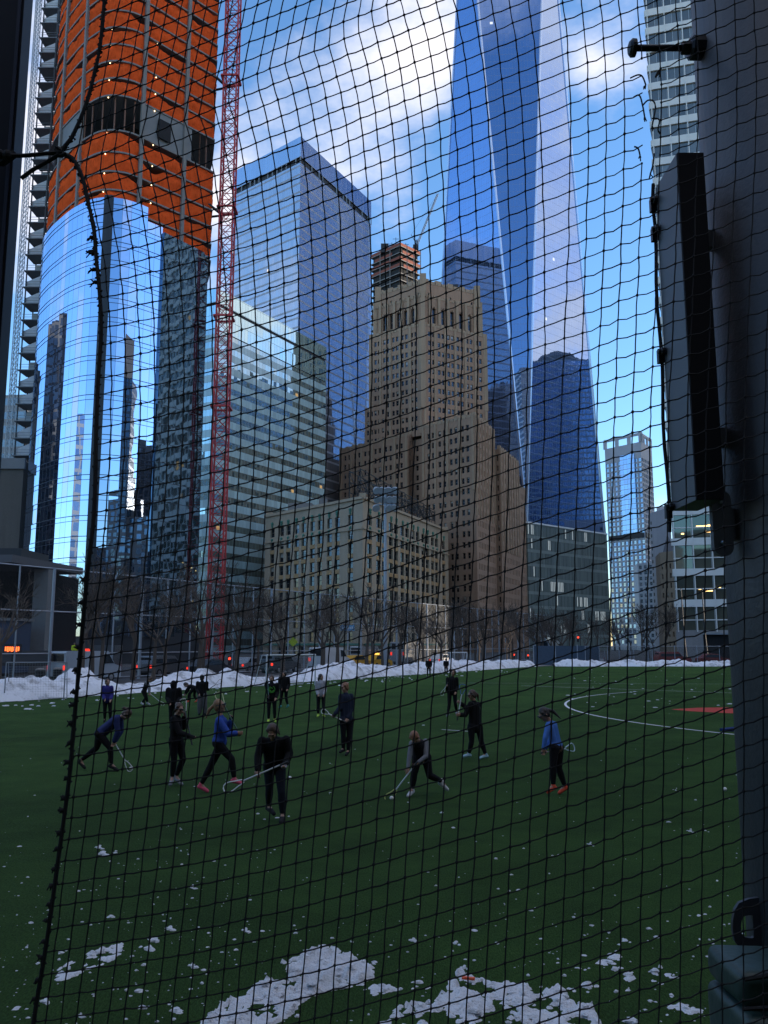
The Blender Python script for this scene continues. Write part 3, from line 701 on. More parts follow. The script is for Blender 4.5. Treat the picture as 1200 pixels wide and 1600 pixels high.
# ---- curved glass tower under construction, orange debris netting
def curved_tower():
    plan = [V(p + (0,)) for p in ((-62.0, 155.0), (-60.5, 145.5), (-57.2, 140.1), (-53.9, 136.3), (-51.2, 133.5), (-48.9, 131.6), (-46.8, 130.2), (-44.7, 129.6), (-42.6, 129.9), (-40.7, 131.0), (-37.6, 134.3), (-33.4, 138.9), (-30.2, 142.4), (-32.0, 149.5), (-36.5, 163.0), (-58, 170))]
    # densify front curve (Catmull-Rom)
    front = plan[:13]; dens = []
    for i in range(1, len(front) - 2 + 1):
        a, b, c, d = front[max(i - 1, 0)], front[i], front[min(i + 1, 12)], front[min(i + 2, 12)]
        if i == 12: break
        for k in range(4):
            t_ = k / 4; dens.append(.5 * ((2 * b) + (c - a) * t_ + (2 * a - 5 * b + 4 * c - d) * t_ ** 2 + (3 * b - a - 3 * c + d) * t_ ** 3))
    dens = [front[0]] + dens + [front[12]]
    ctr = V((-46, 150, 0))
    def off(pts, d):
        o = []
        for i, p in enumerate(pts):
            t_ = (pts[min(i + 1, len(pts) - 1)] - pts[max(i - 1, 0)]).normalized(); o.append(p + V((t_.y, -t_.x, 0)) * d)
        return o
    root = thing('curved_glass_tower', 'unfinished tower with curved mirror glass below and orange netting round its open upper floors', 'skyscraper', (-46, 140, 0))
    # --- mirror skin
    m = curtain('curved mirror glass', 1.45, 3.15, .045, .075, (.06, .08, .11), (.58, .72, .96), (.012, .018, .03), .78, .008, .006, .004, .25, tv=.06, lit=.0008, litstr=.3)
    def resample(pts, step):
        o = [pts[0]]; acc = 0.0
        for a, b in zip(pts, pts[1:]):
            L = (b - a).length; d = step - acc
            while d <= L: o.append(a.lerp(b, d / L)); d += step
            acc = (acc + L) % step
        return o
    sk_ = resample(off(dens, .55), 1.45); mb = MB(); u = 0; n = len(sk_)
    for i in range(n - 1):
        a, b = sk_[i], sk_[i + 1]; xm = (a.x + b.x) / 2
        if xm > -36.4: break
        top = 73.6 if xm < -38.4 else 71.2
        mb.quad((a.x, a.y, 4), (b.x, b.y, 4), (b.x, b.y, top), (a.x, a.y, top), uv=((u, 4), (u + 1.45, 4), (u + 1.45, top), (u, top))); u += 1.45
    mb.build('curtain_wall', m, root)
    # last bay: glass turned a little further towards the street
    m3 = curtain('side mirror glass', 1.45, 3.15, .05, .1, (.05, .07, .09), (.42, .55, .66), (.012, .02, .028), .58, .02, .012, .009, .3, tv=.2, lit=.001, litstr=.2)
    a, b = sk_[i], off(dens, .55)[-1]; u = 0; mb = MB(); e = V((-31.9, 148.0, 0))
    nn_ = V((.77, -.63, 0)); a = a + nn_ * .5; b = a + V((.565, .825, 0)) * 9.9
    for p, q in ((a - nn_ * .5, a), (a, b), (b, e), (e, V((-36.5, 163, 0)))):
        u2 = u + (q - p).length; mb.quad((p.x, p.y, 4), (q.x, q.y, 4), (q.x, q.y, 70.2), (p.x, p.y, 70.2), uv=((u, 4), (u2, 4), (u2, 70.2), (u, 70.2))); u = u2
    mb.build('side_curtain_wall', m3, root)
    # paired horizontal joint lines at every floor (thin trims)
    jt = MB(); jj = resample(off(dens, .58), 1.45)
    for k in range(3, 24):
        for z in (3.15 * k, 3.15 * k - .75):
            if z < 73 : jt.tube([p + V((0, 0, z)) for p in jj if p.x < -36.3 and (z < 70 or p.x < -38.4)], .035, 4)
    jt.build('floor_joint', plain('joint line', (.03, .035, .045), .4), root)
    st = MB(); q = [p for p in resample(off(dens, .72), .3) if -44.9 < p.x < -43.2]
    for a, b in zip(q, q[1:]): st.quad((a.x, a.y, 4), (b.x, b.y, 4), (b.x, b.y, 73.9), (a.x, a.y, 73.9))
    st.build('painted_reflection_strip', plain('dark reflection strip', (.022, .024, .03), .35, .2, var=.2), root)  # a dark tower's reflection painted as a strip, slightly proud of the glass
    bs = MB(); prism(bs, [(p.x, p.y) for p in off(dens, .3)] + [(-36.5, 163), (-58, 170)], 0, 4.6); bs.build('base_wall', plain('dark lobby wall', (.03, .033, .038), .5, var=.2), root)
    # --- open floors
    slabs = [75.4, 78.6, 82.0, 85.8, 92.0, 95.1, 98.2, 101.3, 104.4, 107.5, 110.6, 113.7, 116.8, 119.9]
    ring = dens + plan[13:]
    for z in slabs + [72.2, 69.1]:
        mb = MB(); pts = ring; N_ = len(pts)
        mb.face([(p.x, p.y, z) for p in pts]); mb.face([(p.x, p.y, z - .28) for p in pts[::-1]])
        for i in range(N_): wall_uv(mb, pts[i], pts[(i + 1) % N_], z - .28, z)
        mb.build('floor_slab', conc_d, root)
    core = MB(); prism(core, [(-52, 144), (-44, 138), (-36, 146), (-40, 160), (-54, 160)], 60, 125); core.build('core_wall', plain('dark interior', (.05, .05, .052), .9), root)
    # netting: one billowing strip per storey
    nm = newmat('orange netting'); t = NT(nm); p = t.pos(); n1 = t.noise(p, 1.6, 4, .6); x, y, z = t.sep(p)
    n2 = t.noise(t.xyz(t.m('MULTIPLY', x, 5), t.m('MULTIPLY', y, 5), t.m('MULTIPLY', z, .5)), 1, 3)
    k = t.m('ADD', t.m('MULTIPLY_ADD', n1, 1.2, .5), t.m('MULTIPLY', t.m('SUBTRACT', n2, .5), .9))
    d = t.n('ShaderNodeBsdfDiffuse'); t.put(d.inputs[0], t.vm('SCALE', t.xyz(1.0, .128, .030), sc=k)); tl = t.n('ShaderNodeBsdfTranslucent'); t.put(tl.inputs[0], (.95, .10, .015))
    tp = t.n('ShaderNodeBsdfTransparent'); sh = t.mixs(.35, d.outputs[0], tl.outputs[0]); t.out(t.mixs(t.m('MULTIPLY', t.ramp(n1, .3, .62), .06), sh, tp.outputs[0]))
    net0 = [p_ + (q_ - p_) * (1 if p_.x > -43 else .3) for p_, q_ in zip(off(dens, -.12), off(dens, -.28))]
    net = net0
    fine = []
    for a, b in zip(net, net[1:]):
        k = max(2, int((b - a).length / .45)); fine += [a.lerp(b, i / k) for i in range(k)]
    fine.append(net[-1])
    zs = sorted(slabs + [72.2, 69.1])
    for z0, z1 in zip(zs, zs[1:]):
        if z0 == 85.8: continue
        mb = MB(); hgt = z1 - z0 - .3; rows_ = 5; grid = []
        dip = rnd.uniform(0, 10)
        for i, p in enumerate(fine):
            t_ = (fine[min(i + 1, len(fine) - 1)] - fine[max(i - 1, 0)]).normalized(); n_ = V((t_.y, -t_.x, 0)); col = []
            low = .22 * max(0, noise.noise(V((p.x * .22 + dip, p.y * .22, z0))) - .08) * 2.2          # top hem sags here and there
            if z0 in (78.6, 82.0, 98.2, 101.3, 110.6, 113.7): low *= 1.8
            if p.x > -41.5: low += .14 * max(0, noise.noise(V((p.x * .3 + dip * 3, z0 * .37, 2))) + .12)
            for j in range(rows_ + 1):
                f = j / rows_; zz = z0 + .02 + hgt * f * (1 - min(.7, low))
                bul = .28 * math.sin(PI * f) * (.6 + .8 * noise.noise(p * .7 + V((0, 0, z0)))) + .26 * noise.fractal(V((p.x * 1.3, p.y * 1.3, zz * 1.1)), .8, 2.1, 3)
                col.append(p + n_ * (bul - .05 - low * .25) + V((0, 0, zz)))
            grid.append(col)
        for i in range(len(grid) - 1):
            for j in range(rows_): mb.quad(grid[i][j], grid[i + 1][j], grid[i + 1][j + 1], grid[i][j + 1])
        ob = mb.build('debris_netting', nm, root, smooth=True); dedupe(ob.data)
    # columns standing just behind the slab edge, concrete belt at the open double storey
    colp = [off(dens, .02)[k] for k in range(len(dens))]
    def at_x(x): return min(colp, key=lambda p: abs(p.x - x))
    for x in (-56.4, -50.6, -39.9, -34.4):
        p = at_x(x); tn = V((.7, .7 if x > -45 else -.7, 0)); mb = MB(); nn = V((tn.y, -tn.x, 0)) * (1 if x > -45 else 1)
        mb.obox(p + V((0, 0, 97)), tn * .30, V((tn.y, -tn.x, 0)) * .25, V((0, 0, 28))); mb.build('column', conc_d, root)
    pts = off(dens, -.15)
    for lo, hi in ((-56.5, -51.0), (-40.4, -33.6)):
        bl = MB()
        for a, b in zip(pts, pts[1:]):
            if lo < (a.x + b.x) / 2 < hi: wall_uv(bl, a, b, 85.8, 91.72)
        bl.build('concrete_belt', conc, root)
    o = MB(); a, b = V((-38.1, 133.55, 0)), V((-36.2, 135.65, 0)); t_ = (b - a).normalized(); n_ = V((t_.y, -t_.x, 0))
    o.obox((a + b) / 2 + n_ * .12 + V((0, 0, 88.6)), t_ * 1.15, n_ * .12, V((0, 0, 1.7))); o.build('belt_opening', plain('opening', (.012, .012, .014), .9), root)
    for x in (-50.3, -48.6, -46.3, -44.4, -42.6, -41.2, -32.9, -32.2, -31.5): p = at_x(x) + V((0, .6, 0)); ps = MB(); ps.tube([p + V((0, 0, 85.8)), p + V((0, 0, 91.8))], .13, 6); ps.build('shoring_post', plain('rusty post', (.16, .07, .04), .7), root)
    # work lamps hung at the slab edges
    lg = glow('work lamp', (1, .72, .4), 1.1); q = off(dens, -.1)
    for z in slabs[:9]:
        for x in (-45.3, -38.9):
            p = min(q, key=lambda p: abs(p.x - x)); lm = MB(); lm.ball(p + V((0, -.1, z - .55)), .10, 6, 4); lm.build('work_lamp', lg, root)
curved_tower()

# ---- red crane mast with ties
def lattice(mb, p0, p1, wd, step, leg=.09, br=.05, X=V((1, 0, 0)), Y=V((0, 1, 0))):
    p0, p1 = V(p0), V(p1); L = (p1 - p0).length; d = (p1 - p0) / L; n = max(2, int(L / step)); c = [(-1, -1), (1, -1), (1, 1), (-1, 1)]
    Pt = lambda k, f: p0 + d * (L * f) + X * (c[k][0] * wd / 2) + Y * (c[k][1] * wd / 2)
    for k in range(4):
        mb.bar(Pt(k, 0), Pt(k, 1), leg, leg)
        for i in range(n):
            a, b = i / n, (i + 1) / n; k2 = (k + 1) % 4
            mb.bar(Pt(k, a), Pt(k2, a), br); mb.bar(Pt(k, a), Pt(k2, b), br)
            if k % 2 == 0: mb.bar(Pt(k2, a), Pt(k, b), br)
redp = plain('red crane paint', (.48, .030, .028), .5, var=.25, scale=1.5)
cm = V((-27.6, 142.4, 0)); root = thing('crane_mast', 'red lattice crane mast rising beside the unfinished tower', 'crane', cm)
mb = MB(); lattice(mb, cm, cm + V((.0, 0, 150)), 2.3, 2.4, .26, .10); mb.build('mast', redp, root)
for z in (42.5, 58.5, 78.5, 103.6):
    mb = MB(); c0 = cm + V((0, 0, z))
    for s_ in (-1, 1):
        mb.bar(c0 + V((-1.5, s_ * 1.5, 0)), c0 + V((1.5, s_ * 1.5, 0)), .3); mb.bar(c0 + V((s_ * 1.5, -1.5, 0)), c0 + V((s_ * 1.5, 1.5, 0)), .3)
    mb.build('collar', redp, root)
    if z > 70:
        mb = MB(); mb.bar(c0 + V((-1.4, 1.4, 0)), V((-31.0, 142.0, z + 1)), .35); mb.bar(c0 + V((1.2, 1.4, 0)), V((-32.4, 147, z + 1)), .3); mb.build('tie_frame', darksteel, root)

# ---- hoist and landing tower left of the curved tower
root = thing('hoist_tower', 'grey scaffold tower of stacked landings left of the curved tower', 'scaffold', (-68, 153.5, 0))
grey = plain('scaffold steel', (.18, .19, .20), .6, .4, var=.3); pale = plain('pale hoarding', (.5, .52, .53), .7, var=.2, scale=1)
mb = MB()
for x in (-66.60, -63.80, -62.60):
    for y in (152.4, 156.2): mb.bar((x, y, 0), (x, y, 158), .28 if x > -64.5 else .2)
for k in range(49): mb.bar((-62.60, 152.4, k * 3.2), (-63.80, 152.4, k * 3.2 + 1.6), .12); mb.bar((-63.80, 152.4, k * 3.2 + 1.6), (-62.60, 152.4, k * 3.2 + 3.2), .12)
mb.build('frame', plain('black scaffold steel', (.045, .047, .05), .6, .4), root)
for k in range(49):
    z = k * 3.2 + 1.2; mb = MB()
    mb.box(-67.10, -63.70, 152.2, 156.4, z, z + .16)
    mb.bar((-66.80, 152.2, z + 1.1), (-63.80, 152.2, z + 1.1), .06); mb.bar((-66.80, 152.2, z + .6), (-63.80, 152.2, z + .6), .06); mb.build('landing', grey, root)
    mb = MB()
    if k % 3 != 1: mb.quad((-66.60, 152.6, z + .2), (-64.00, 152.6, z + .2), (-64.00, 152.6, z + 2.4), (-66.60, 152.6, z + 1.2)); mb.quad((-66.60, 152.66, z + 1.2), (-64.00, 152.66, z + 2.4), (-64.00, 152.66, z + .2), (-66.60, 152.66, z + .2))
    if mb.f: mb.build('hoarding', pale, root)
    mb = MB(); mb.box(-66.40, -64.20, 155.6, 155.8, z + .2, z + 2.6); mb.build('gate_panel', pale, root)
mb = MB(); lattice(mb, (-68.20, 153.4, 0), (-68.20, 153.4, 158), .85, 1.0, .1, .06); mb.build('hoist_mast', plain('pale mast steel', (.42, .44, .45), .5, .4), root)
mb = MB(); mb.tube([(-69.20, 152.8, 0), (-69.30, 152.8, 158)], .1, 6); mb.build('hoist_rail', plain('yellow rail', (.35, .28, .06), .6), root)

# ---- unfinished dark tower far behind, orange bands and a crane
def far_frame():
    Cn, L, R = V((10.3, 522, 0)), V((-9, 541, 0)), V((24.0, 536, 0)); K = L + R - Cn; c = (Cn + K) / 2
    root = thing('unfinished_tower', 'distant bare tower frame with orange bands between the grey blue tower and the brick tower', 'skyscraper', Cn)
    core = MB(); prism(core, [((p + (c - p) * .12).x, (p + (c - p) * .12).y) for p in (Cn, R, K, L)], 0, 256); core.build('core_wall', plain('dark core', (.02, .022, .024), .9), root)
    orange = plain('orange safety mesh', (.22, .06, .035), .8, var=.3, coord='pos'); sl = plain('pale slab edge', (.24, .23, .22), .9)
    for i in range(17):
        z = 262 - 4.6 * i - 6
        mb = MB(); prism(mb, [(p.x, p.y) for p in (Cn, R, K, L)], z, z + .55); mb.build('floor_slab', sl, root)
        if i in (0, 1, 2, 3, 9):
            mb = MB()
            for A, B in ((L, Cn), (Cn, R)):
                f0, f1 = (0, 1) if i in (0, 2) else ((.0, .8) if i == 9 else (rnd.uniform(0, .3), rnd.uniform(.7, 1)))
                if i == 9 and A is Cn: continue
                wall_uv(mb, A.lerp(B, f0) + V((0, -.1, 0)), A.lerp(B, f1) + V((0, -.1, 0)), z + .5, z + (2.4 if i != 9 else 1.8))
            mb.build('safety_mesh', orange, root)
    for A, B in ((L, Cn), (Cn, R)):
        for k in range(4):
            p = A.lerp(B, k / 3.0); mb = MB(); mb.bar(p + V((0, 0, 180)), p + V((0, 0, 258 + rnd.uniform(-3, 2))), .55); mb.build('column', sl, root)
    mb = MB()
    for k in range(14):
        p = L.lerp(Cn, rnd.random()) if k % 2 else Cn.lerp(R, rnd.random()); p = p + (c - p) * rnd.uniform(.05, .5); h = rnd.uniform(2, 7)
        mb.bar(p + V((0, 0, 256)), p + V((0, 0, 257 + h)), .3); mb.bar(p + V((-2, 0, 256 + h)), p + V((2, 0, 256 + h)), .2)
    mb.box(-2, 3, 531, 535, 256, 262); mb.build('rooftop_formwork', darksteel, root)
    cr = thing('tower_crane', 'small distant luffing crane on top of the unfinished tower', 'crane', (21, 538, 256))
    a = aty(650, 384, 538); mb = MB(); lattice(mb, (a.x, 538, 250), (a.x, 538, 268), 1.6, 2, .3, .18); mb.build('tower', darksteel, cr)
    b = aty(652, 382, 538); e = aty(684, 303, 538); mb = MB(); lattice(mb, b, e, 1.1, 2.2, .2, .12); mb.build('jib', plain('grey jib', (.25, .26, .28), .5), cr)
    mb = MB(); mb.box(a.x - 2, a.x + 1.6, 536.5, 539.5, 261, 264); mb.bar(b + V((-4, 0, 7)), b + V((0, 0, -1)), .3); mb.bar(b + V((-4, 0, 7)), e, .08); mb.build('machinery_deck', darksteel, cr)
far_frame()

# ---- white banded office tower behind the pole
def white_tower():
    A = V((52.1, 155, 0)); t_ = V((.957, -.29, 0)).normalized(); n_ = V((t_.y, -t_.x, 0)); B = A + t_ * 62; K = B + V((22, 60, 0)); L = A + V((24, 58, 0))
    root = thing('banded_office_tower', 'office tower with white bands and lit rooms partly behind the dark pole', 'office tower', A)
    g1 = curtain('lower office glass', 3.2, 5.5, .1, .1, (.42, .44, .44), (.55, .66, .62), (.085, .085, .065), .14, .03, .02, .004, .2, spans=((.0, .22, (.16, .30, .25), .15),), tv=.3, lit=.0, off=-3.9)
    g2 = curtain('upper office glass', 1.6, 4.0, .06, .12, (.45, .47, .47), (.62, .62, .6), (.13, .12, .10), .2, .03, .02, .004, .2, spans=((.0, .12, (.12, .18, .17), .2),), tv=.35, lit=.012, litstr=.14, off=-38.2)
    mb = MB(); prism(mb, [(p.x, p.y) for p in (A, B, K, L)], 5.0, 38.2, 0, 0); mb.build('lower_glazing', g1, root)
    mb = MB(); prism(mb, [(p.x, p.y) for p in (A, B, K, L)], 38.2, 210); mb.build('upper_glazing', g2, root)
    st = masonry('grey base stone', (.30, .29, .28), .15, .5, .8); wb = plain('white panel', (.74, .71, .66), .5, var=.06, scale=.5, coord='pos')
    mb = MB(); prism(mb, [(p.x, p.y) for p in (A + n_ * .3 - t_ * .2, B + n_ * .3, K, L)], 0, 5.3); mb.build('base_wall', st, root)
    z = 9.4; zs = []
    while z < 38: zs.append((z, 1.3)); z += 5.5
    z = 38.2
    while z < 208: zs.append((z, 1.45)); z += 4.0
    for i, (z, h) in enumerate(zs):
        mb = MB(); mb.obox((A + B) / 2 + n_ * .12 + V((0, 0, z + h / 2)), t_ * 31.1, n_ * .2, V((0, 0, h / 2))); mb.obox((A + L) / 2 + V((-.1, 0, z + h / 2)), (L - A) * .5, V((.2, 0, 0)), V((0, 0, h / 2))); mb.build('white_band', wb, root)
    for i in range(20):
        mb = MB(); p = A + t_ * (.25 + 3.2 * i) + n_ * .3; mb.obox(p + V((0, 0, 107)), t_ * .09, n_ * .14, V((0, 0, 102))); mb.build('mullion', wb, root)
    tr = MB()
    for z in [zz[0] - 2.3 for zz in zs[:6]]: tr.obox((A + B) / 2 + n_ * .06 + V((0, 0, z)), t_ * 31, n_ * .08, V((0, 0, .09)))
    tr.build('transom', wb, root)
    lampm = glow('warm ceiling lamp', (1, .6, .22), .9); roomm = plain('warm room', (.22, .15, .07), .8)
    for px, py, wd in ((1105, 818, 5.5), (1068, 829, .8), (1113, 817, 2), (1096, 918, .9), (1125, 917, 1.2), (1110, 921, 2), (1088, 10, 1), (1110, 827, 2.4)):
        c = aty(px, py, 150); u = (c - A).dot(t_); mb = MB(); p = A + t_ * u + n_ * .02 + V((0, 0, c.z)); mb.obox(p, t_ * (wd * .3), n_ * .02, V((0, 0, .12))); mb.build('ceiling_lamp', lampm, root)
    mb = MB(); c = A + t_ * 7.6 + n_ * .35; mb.obox(c + V((0, 0, 2.3)), t_ * 3.3, n_ * .1, V((0, 0, 2.2))); mb.build('loading_door', plain('dark opening', (.015, .014, .014), .9), root)
    mb = MB(); mb.obox(c + n_ * .3 + V((0, 0, 4.6)), t_ * 3.4, n_ * .5, V((0, 0, .1))); mb.build('door_canopy', steel, root)
white_tower()

# ---- far white apartment tower, its stepped wing, a blank slab and an old brown building
def apartments():
    W0, W1, W2 = V((131.5, 503, 0)), V((147.2, 483.3, 0)), V((158.5, 500, 0)); K = W0 + W2 - W1
    root = thing('apartment_tower', 'slim white apartment tower with a blue glass strip right of the tapering skyscraper', 'apartment tower', W1)
    wm = masonry('white precast', (.52, .53, .55), .1, .1, .8, streak=.08); wall = MB(); wins = []
    rows = rows_of(3, 2.95, 36, 2.0, .5)
    L = (W1 - W0).length; punched(wall, wins, W0, W1, 0, 118, cols_at([L * (i + .5) / 9 for i in range(9)], 1.9), rows, .35)
    L = (W2 - W1).length; punched(wall, wins, W1, W2, 0, 118, cols_at([L * (i + .5) / 7 for i in range(7)], 1.9), rows, .35)
    wall_uv(wall, W2, K, 0, 118); wall_uv(wall, K, W0, 0, 118); wall.face([(p.x, p.y, 117.9) for p in (W1, W2, K, W0)])
    c = (W0 + W2) / 2
    for A, B in ((W0, W1), (W1, W2)):
        t_ = (B - A).normalized(); n_ = V((t_.y, -t_.x, 0)); LL = (B - A).length
        for k in range(4): wall.obox(A + t_ * (LL * k / 3) - n_ * .5 + V((0, 0, 120.2)), t_ * 1.0, n_ * .5, V((0, 0, 2.3)))
        wall.obox((A + B) / 2 - n_ * .5 + V((0, 0, 122.8)), t_ * (LL / 2 + .6), n_ * .6, V((0, 0, .7)))
    wall.build('wall', wm, root)
    mb = MB(); t_ = (W1 - W0).normalized(); n_ = V((t_.y, -t_.x, 0)); a = W0 + t_ * 10.5 + n_ * .4; b = W0 + t_ * 20.5 + n_ * .4
    wall_uv(mb, a, b, 66, 112); wall_uv(mb, a - n_ * .5, a, 66, 112); wall_uv(mb, b, b - n_ * .5, 66, 112)
    mb.build('glass_strip', curtain('apartment glass', 2.4, 2.95, .12, .3, (.4, .42, .45), (.5, .68, 1), (.03, .05, .09), .45, .03, .012, 0, tv=.25), root)
    mb = MB()
    for A, B in ((W0, W1), (W1, W2)):
        t_ = (B - A).normalized(); n_ = V((t_.y, -t_.x, 0)); mb.obox((A + B) / 2 + n_ * .3 + V((0, 0, 64.2)), t_ * ((B - A).length * .47), n_ * .3, V((0, 0, 1.4)))
    mb.build('dark_band', darksteel, root)
    windows(wins, sash('apartment sash', (.04, .05, .065), (.3, .31, .33), (.4, .42, .45), .2, tint=(.5, .65, .9), refl=.35), root)
    # stepped wing in front
    A, B, C_ = aty(997, 900, 462), aty(1034, 900, 450), aty(1040, 900, 470)
    r2 = thing('stepped_apartment_wing', 'lower stepped white apartment block between the slim tower and the banded tower', 'apartment building', (A.x, A.y, 0))
    wall = MB(); wins = []
    for z0, z1, f0, f1 in ((0, 30, 0, 1), (30, 46, 0, .66)):
        a, b = P2(A).lerp(P2(B), f0), P2(A).lerp(P2(B), f1); L = (b - a).length; nn = max(2, int(L / 2.9))
        punched(wall, wins, a, b, z0, z1, cols_at([L * (i + .5) / nn for i in range(nn)], 1.9), rows_of(z0 + .2, 3.0, int((z1 - z0) / 3.0), 1.9, .6), .4)
        wall_uv(wall, b, b + V((3, 18, 0)), z0, z1); wall_uv(wall, a + V((3, 18, 0)), a, z0, z1); wall.face([(p.x, p.y, z1 - .05) for p in (a, b, b + V((3, 18, 0)), a + V((3, 18, 0)))])
    wall.build('wall', wm, r2); windows(wins, sash('wing sash', (.04, .05, .065), (.3, .31, .33), (.4, .42, .45), .2, tint=(.5, .65, .9), refl=.3), r2, top=80)
    A, B = aty(1019, 900, 425), aty(1052, 900, 405)
    r3 = thing('blank_slab_block', 'pale blank walled slab block behind the old brown building', 'building', (A.x, A.y, 0))
    mb = MB(); prism(mb, [(A.x, A.y), (B.x, B.y), (B.x + 8, B.y + 25), (A.x + 8, A.y + 25)], 0, 67.5); mb.build('wall', masonry('pale render', (.42, .43, .46), .1, .1, .85), r3)
    mb = MB(); mb.box(A.x + 6, A.x + 11, A.y + 2, A.y + 7, 67.4, 71.5); mb.build('lift_house', wm, r3)
    mb = MB()
    for k in range(18): mb.obox(P2(A) + V((-.06, .3, 8 + k * 3.2)) + (P2(B) - P2(A)) * .08, (P2(B) - P2(A)).normalized() * .5, V((0, .25, 0)), V((0, 0, .8)))
    mb.build('window_column', darksteel, r3)
    A, B = aty(1032, 900, 290), aty(1058, 900, 283)
    r4 = thing('old_brown_building', 'narrow old brown building with a pointed roof left of the banded tower', 'building', (A.x, A.y, 0))
    wall = MB(); wins = []; L = (P2(B) - P2(A)).length
    punched(wall, wins, P2(A), P2(B), 0, 33.5, cols_at([L * (i + .5) / 4 for i in range(4)], .75), rows_of(1.5, 3.2, 9, 1.7, .7), .3)
    p = P2(A); q = P2(B); bk = V((3, 14, 0)); wall_uv(wall, q, q + bk, 0, 33.5); wall_uv(wall, p + bk, p, 0, 33.5); wall.face([(x.x, x.y, 33.4) for x in (p, q, q + bk, p + bk)])
    wall.build('wall', masonry('old tan stone', (.27, .21, .15), .2, .3, .9), r4); windows(wins, sash('old sash', (.02, .02, .02)), r4)
    mb = MB(); a, b = p.lerp(q, .35), p.lerp(q, .95); c_ = (a + b) / 2 + V((1, 5, 0))
    for x, y in ((a, b), (b, b + bk * .6), (b + bk * .6, a + bk * .6), (a + bk * .6, a)): mb.face(((x.x, x.y, 33.4), (y.x, y.y, 33.4), (c_.x, c_.y, 40)))
    mb.build('roof', plain('grey slate', (.12, .12, .13), .8), r4)
apartments()

# ---- buildings at the left edge
A, B = aty(2, 700, 205), aty(37, 700, 200)
root = thing('banded_grey_building', 'pale grey banded building seen in the gap left of the scaffold tower', 'building', (A.x, A.y, 0))
mb = MB(); prism(mb, [(A.x - 30, A.y), (B.x, B.y), (B.x + 2, B.y + 30), (A.x - 30, A.y + 30)], 0, 62)
mb.build('wall', curtain('grey bands', 2.2, 3.4, .2, .2, (.3, .3, .3), (.6, .65, .7), (.08, .08, .085), .25, .1, .01, 0, spans=((0, .5, (.33, .33, .32), .6),)), root)
A, B = aty(-40, 900, 150), aty(26, 900, 150)
root = thing('taupe_building', 'plain taupe building low at the left edge behind the scaffold tower', 'building', (A.x, A.y, 0))
mb = MB(); prism(mb, [(A.x, A.y), (B.x, B.y), (B.x, B.y + 20), (A.x, A.y + 20)], 0, 35); mb.build('wall', masonry('taupe render', (.12, .105, .09), .1, .3), root)
mb = MB(); mb.box(A.x - .3, B.x + .3, A.y - .4, A.y + .2, 33.5, 35.4); mb.build('parapet', conc, root)
root = thing('concrete_canopy', 'low concrete building with flat roof slab and one pale pillar at the left edge', 'building', (-36, 86, 0))
mb = MB(); mb.obox((-44, 86.5, 10.5), V((11, -1.2, 0)), V((.8, 7, 0)), V((0, 0, .35))); mb.build('roof_slab', plain('dark concrete edge', (.10, .10, .105), .85), root)
mb = MB(); mb.box(-34.4, -33.0, 84.9, 86.3, 0, 10.1); mb.build('pillar', plain('pale concrete', (.22, .22, .215), .8, var=.15), root)
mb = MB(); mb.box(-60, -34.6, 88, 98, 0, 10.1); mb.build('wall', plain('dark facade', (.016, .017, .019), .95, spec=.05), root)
mb = MB()
mb.box(-62, -40.5, 96, 104, 10.1, 13.4); mb.build('rooftop_shed', darksteel, root)

# ---- the city beside and behind the camera: not in the frame, but mirrored in the glass and shading the pitch; some blocks added purely for shade
offm = [curtain('mirrored office glass', 2.4, 3.9, .5, 1.2, (.20, .22, .25), (.5, .66, .95), (.05, .075, .12), .28, .15, .01, .0, tv=.4),
        curtain('mirrored apartment wall', 3.0, 3.1, 1.3, 1.1, (.15, .12, .10), (.4, .5, .6), (.02, .02, .025), .25, .1, .02, .0, tv=.4),
        curtain('mirrored dark tower', 2.0, 3.5, .6, .9, (.05, .05, .055), (.3, .35, .4), (.012, .013, .016), .2, .1, .02, 0, tv=.4)]
def offblock(name, label, pts, h, mi, cat='building', extra=None):
    c = V((sum(p[0] for p in pts) / len(pts), sum(p[1] for p in pts) / len(pts), 0)); root = thing(name, label, cat, c)
    mb = MB(); prism(mb, pts, 0, h); mb.build('wall', offm[mi], root)
    if extra: mb = MB(); extra(mb, c, h); mb.build('roof', roofm, root)
def rect(x0, x1, y0, y1): return [(x0, y0), (x1, y0), (x1, y1), (x0, y1)]
offblock('domed_office_tower', 'domed office tower outside the frame mirrored in the right face of the tapering skyscraper', rect(270, 330, 330, 480), 200, 0, 'office tower',
         lambda mb, c, h: mb.lathe((288.5, 420, h - .5), (0, 0, 1), [(0, 18), (4.5, 16.6), (8.5, 12), (11, 6), (12, 1)], 28))
offblock('added_shade_block', 'added unseen block outside the frame at right shading the stone block', rect(205, 245, 235, 325), 150, 0)  # added unseen block, there only to keep the sun off the stone block
offblock('slim_dark_tower', 'slim dark tower outside the frame mirrored left of centre in the curved glass', rect(126, 148, 26, 92), 100, 2, 'apartment tower', lambda mb, c, h: (mb.box(127, 147, 27, 60, h - .3, h + 20), mb.box(130, 140, 30, 46, h + 19.5, h + 24)))
offblock('dark_apartment_tower', 'dark apartment tower outside the frame mirrored right of centre in the curved glass', rect(205, 226, 83, 93), 88, 2, 'apartment tower', lambda mb, c, h: mb.box(c.x - 7, c.x + 4, c.y - 3, c.y + 3, h - .3, h + 4))
offblock('long_apartment_row', 'long brick apartment row outside the frame along the right side of the pitch', rect(74, 92, -10, 92), 36, 1, 'apartment building', lambda mb, c, h: mb.box(c.x - 6, c.x + 6, 20, 40, h - .3, h + 5))
offblock('brick_apartment_block', 'brick apartment block outside the frame behind the right pole', rect(70, 100, -90, -24), 46, 1, 'apartment building')
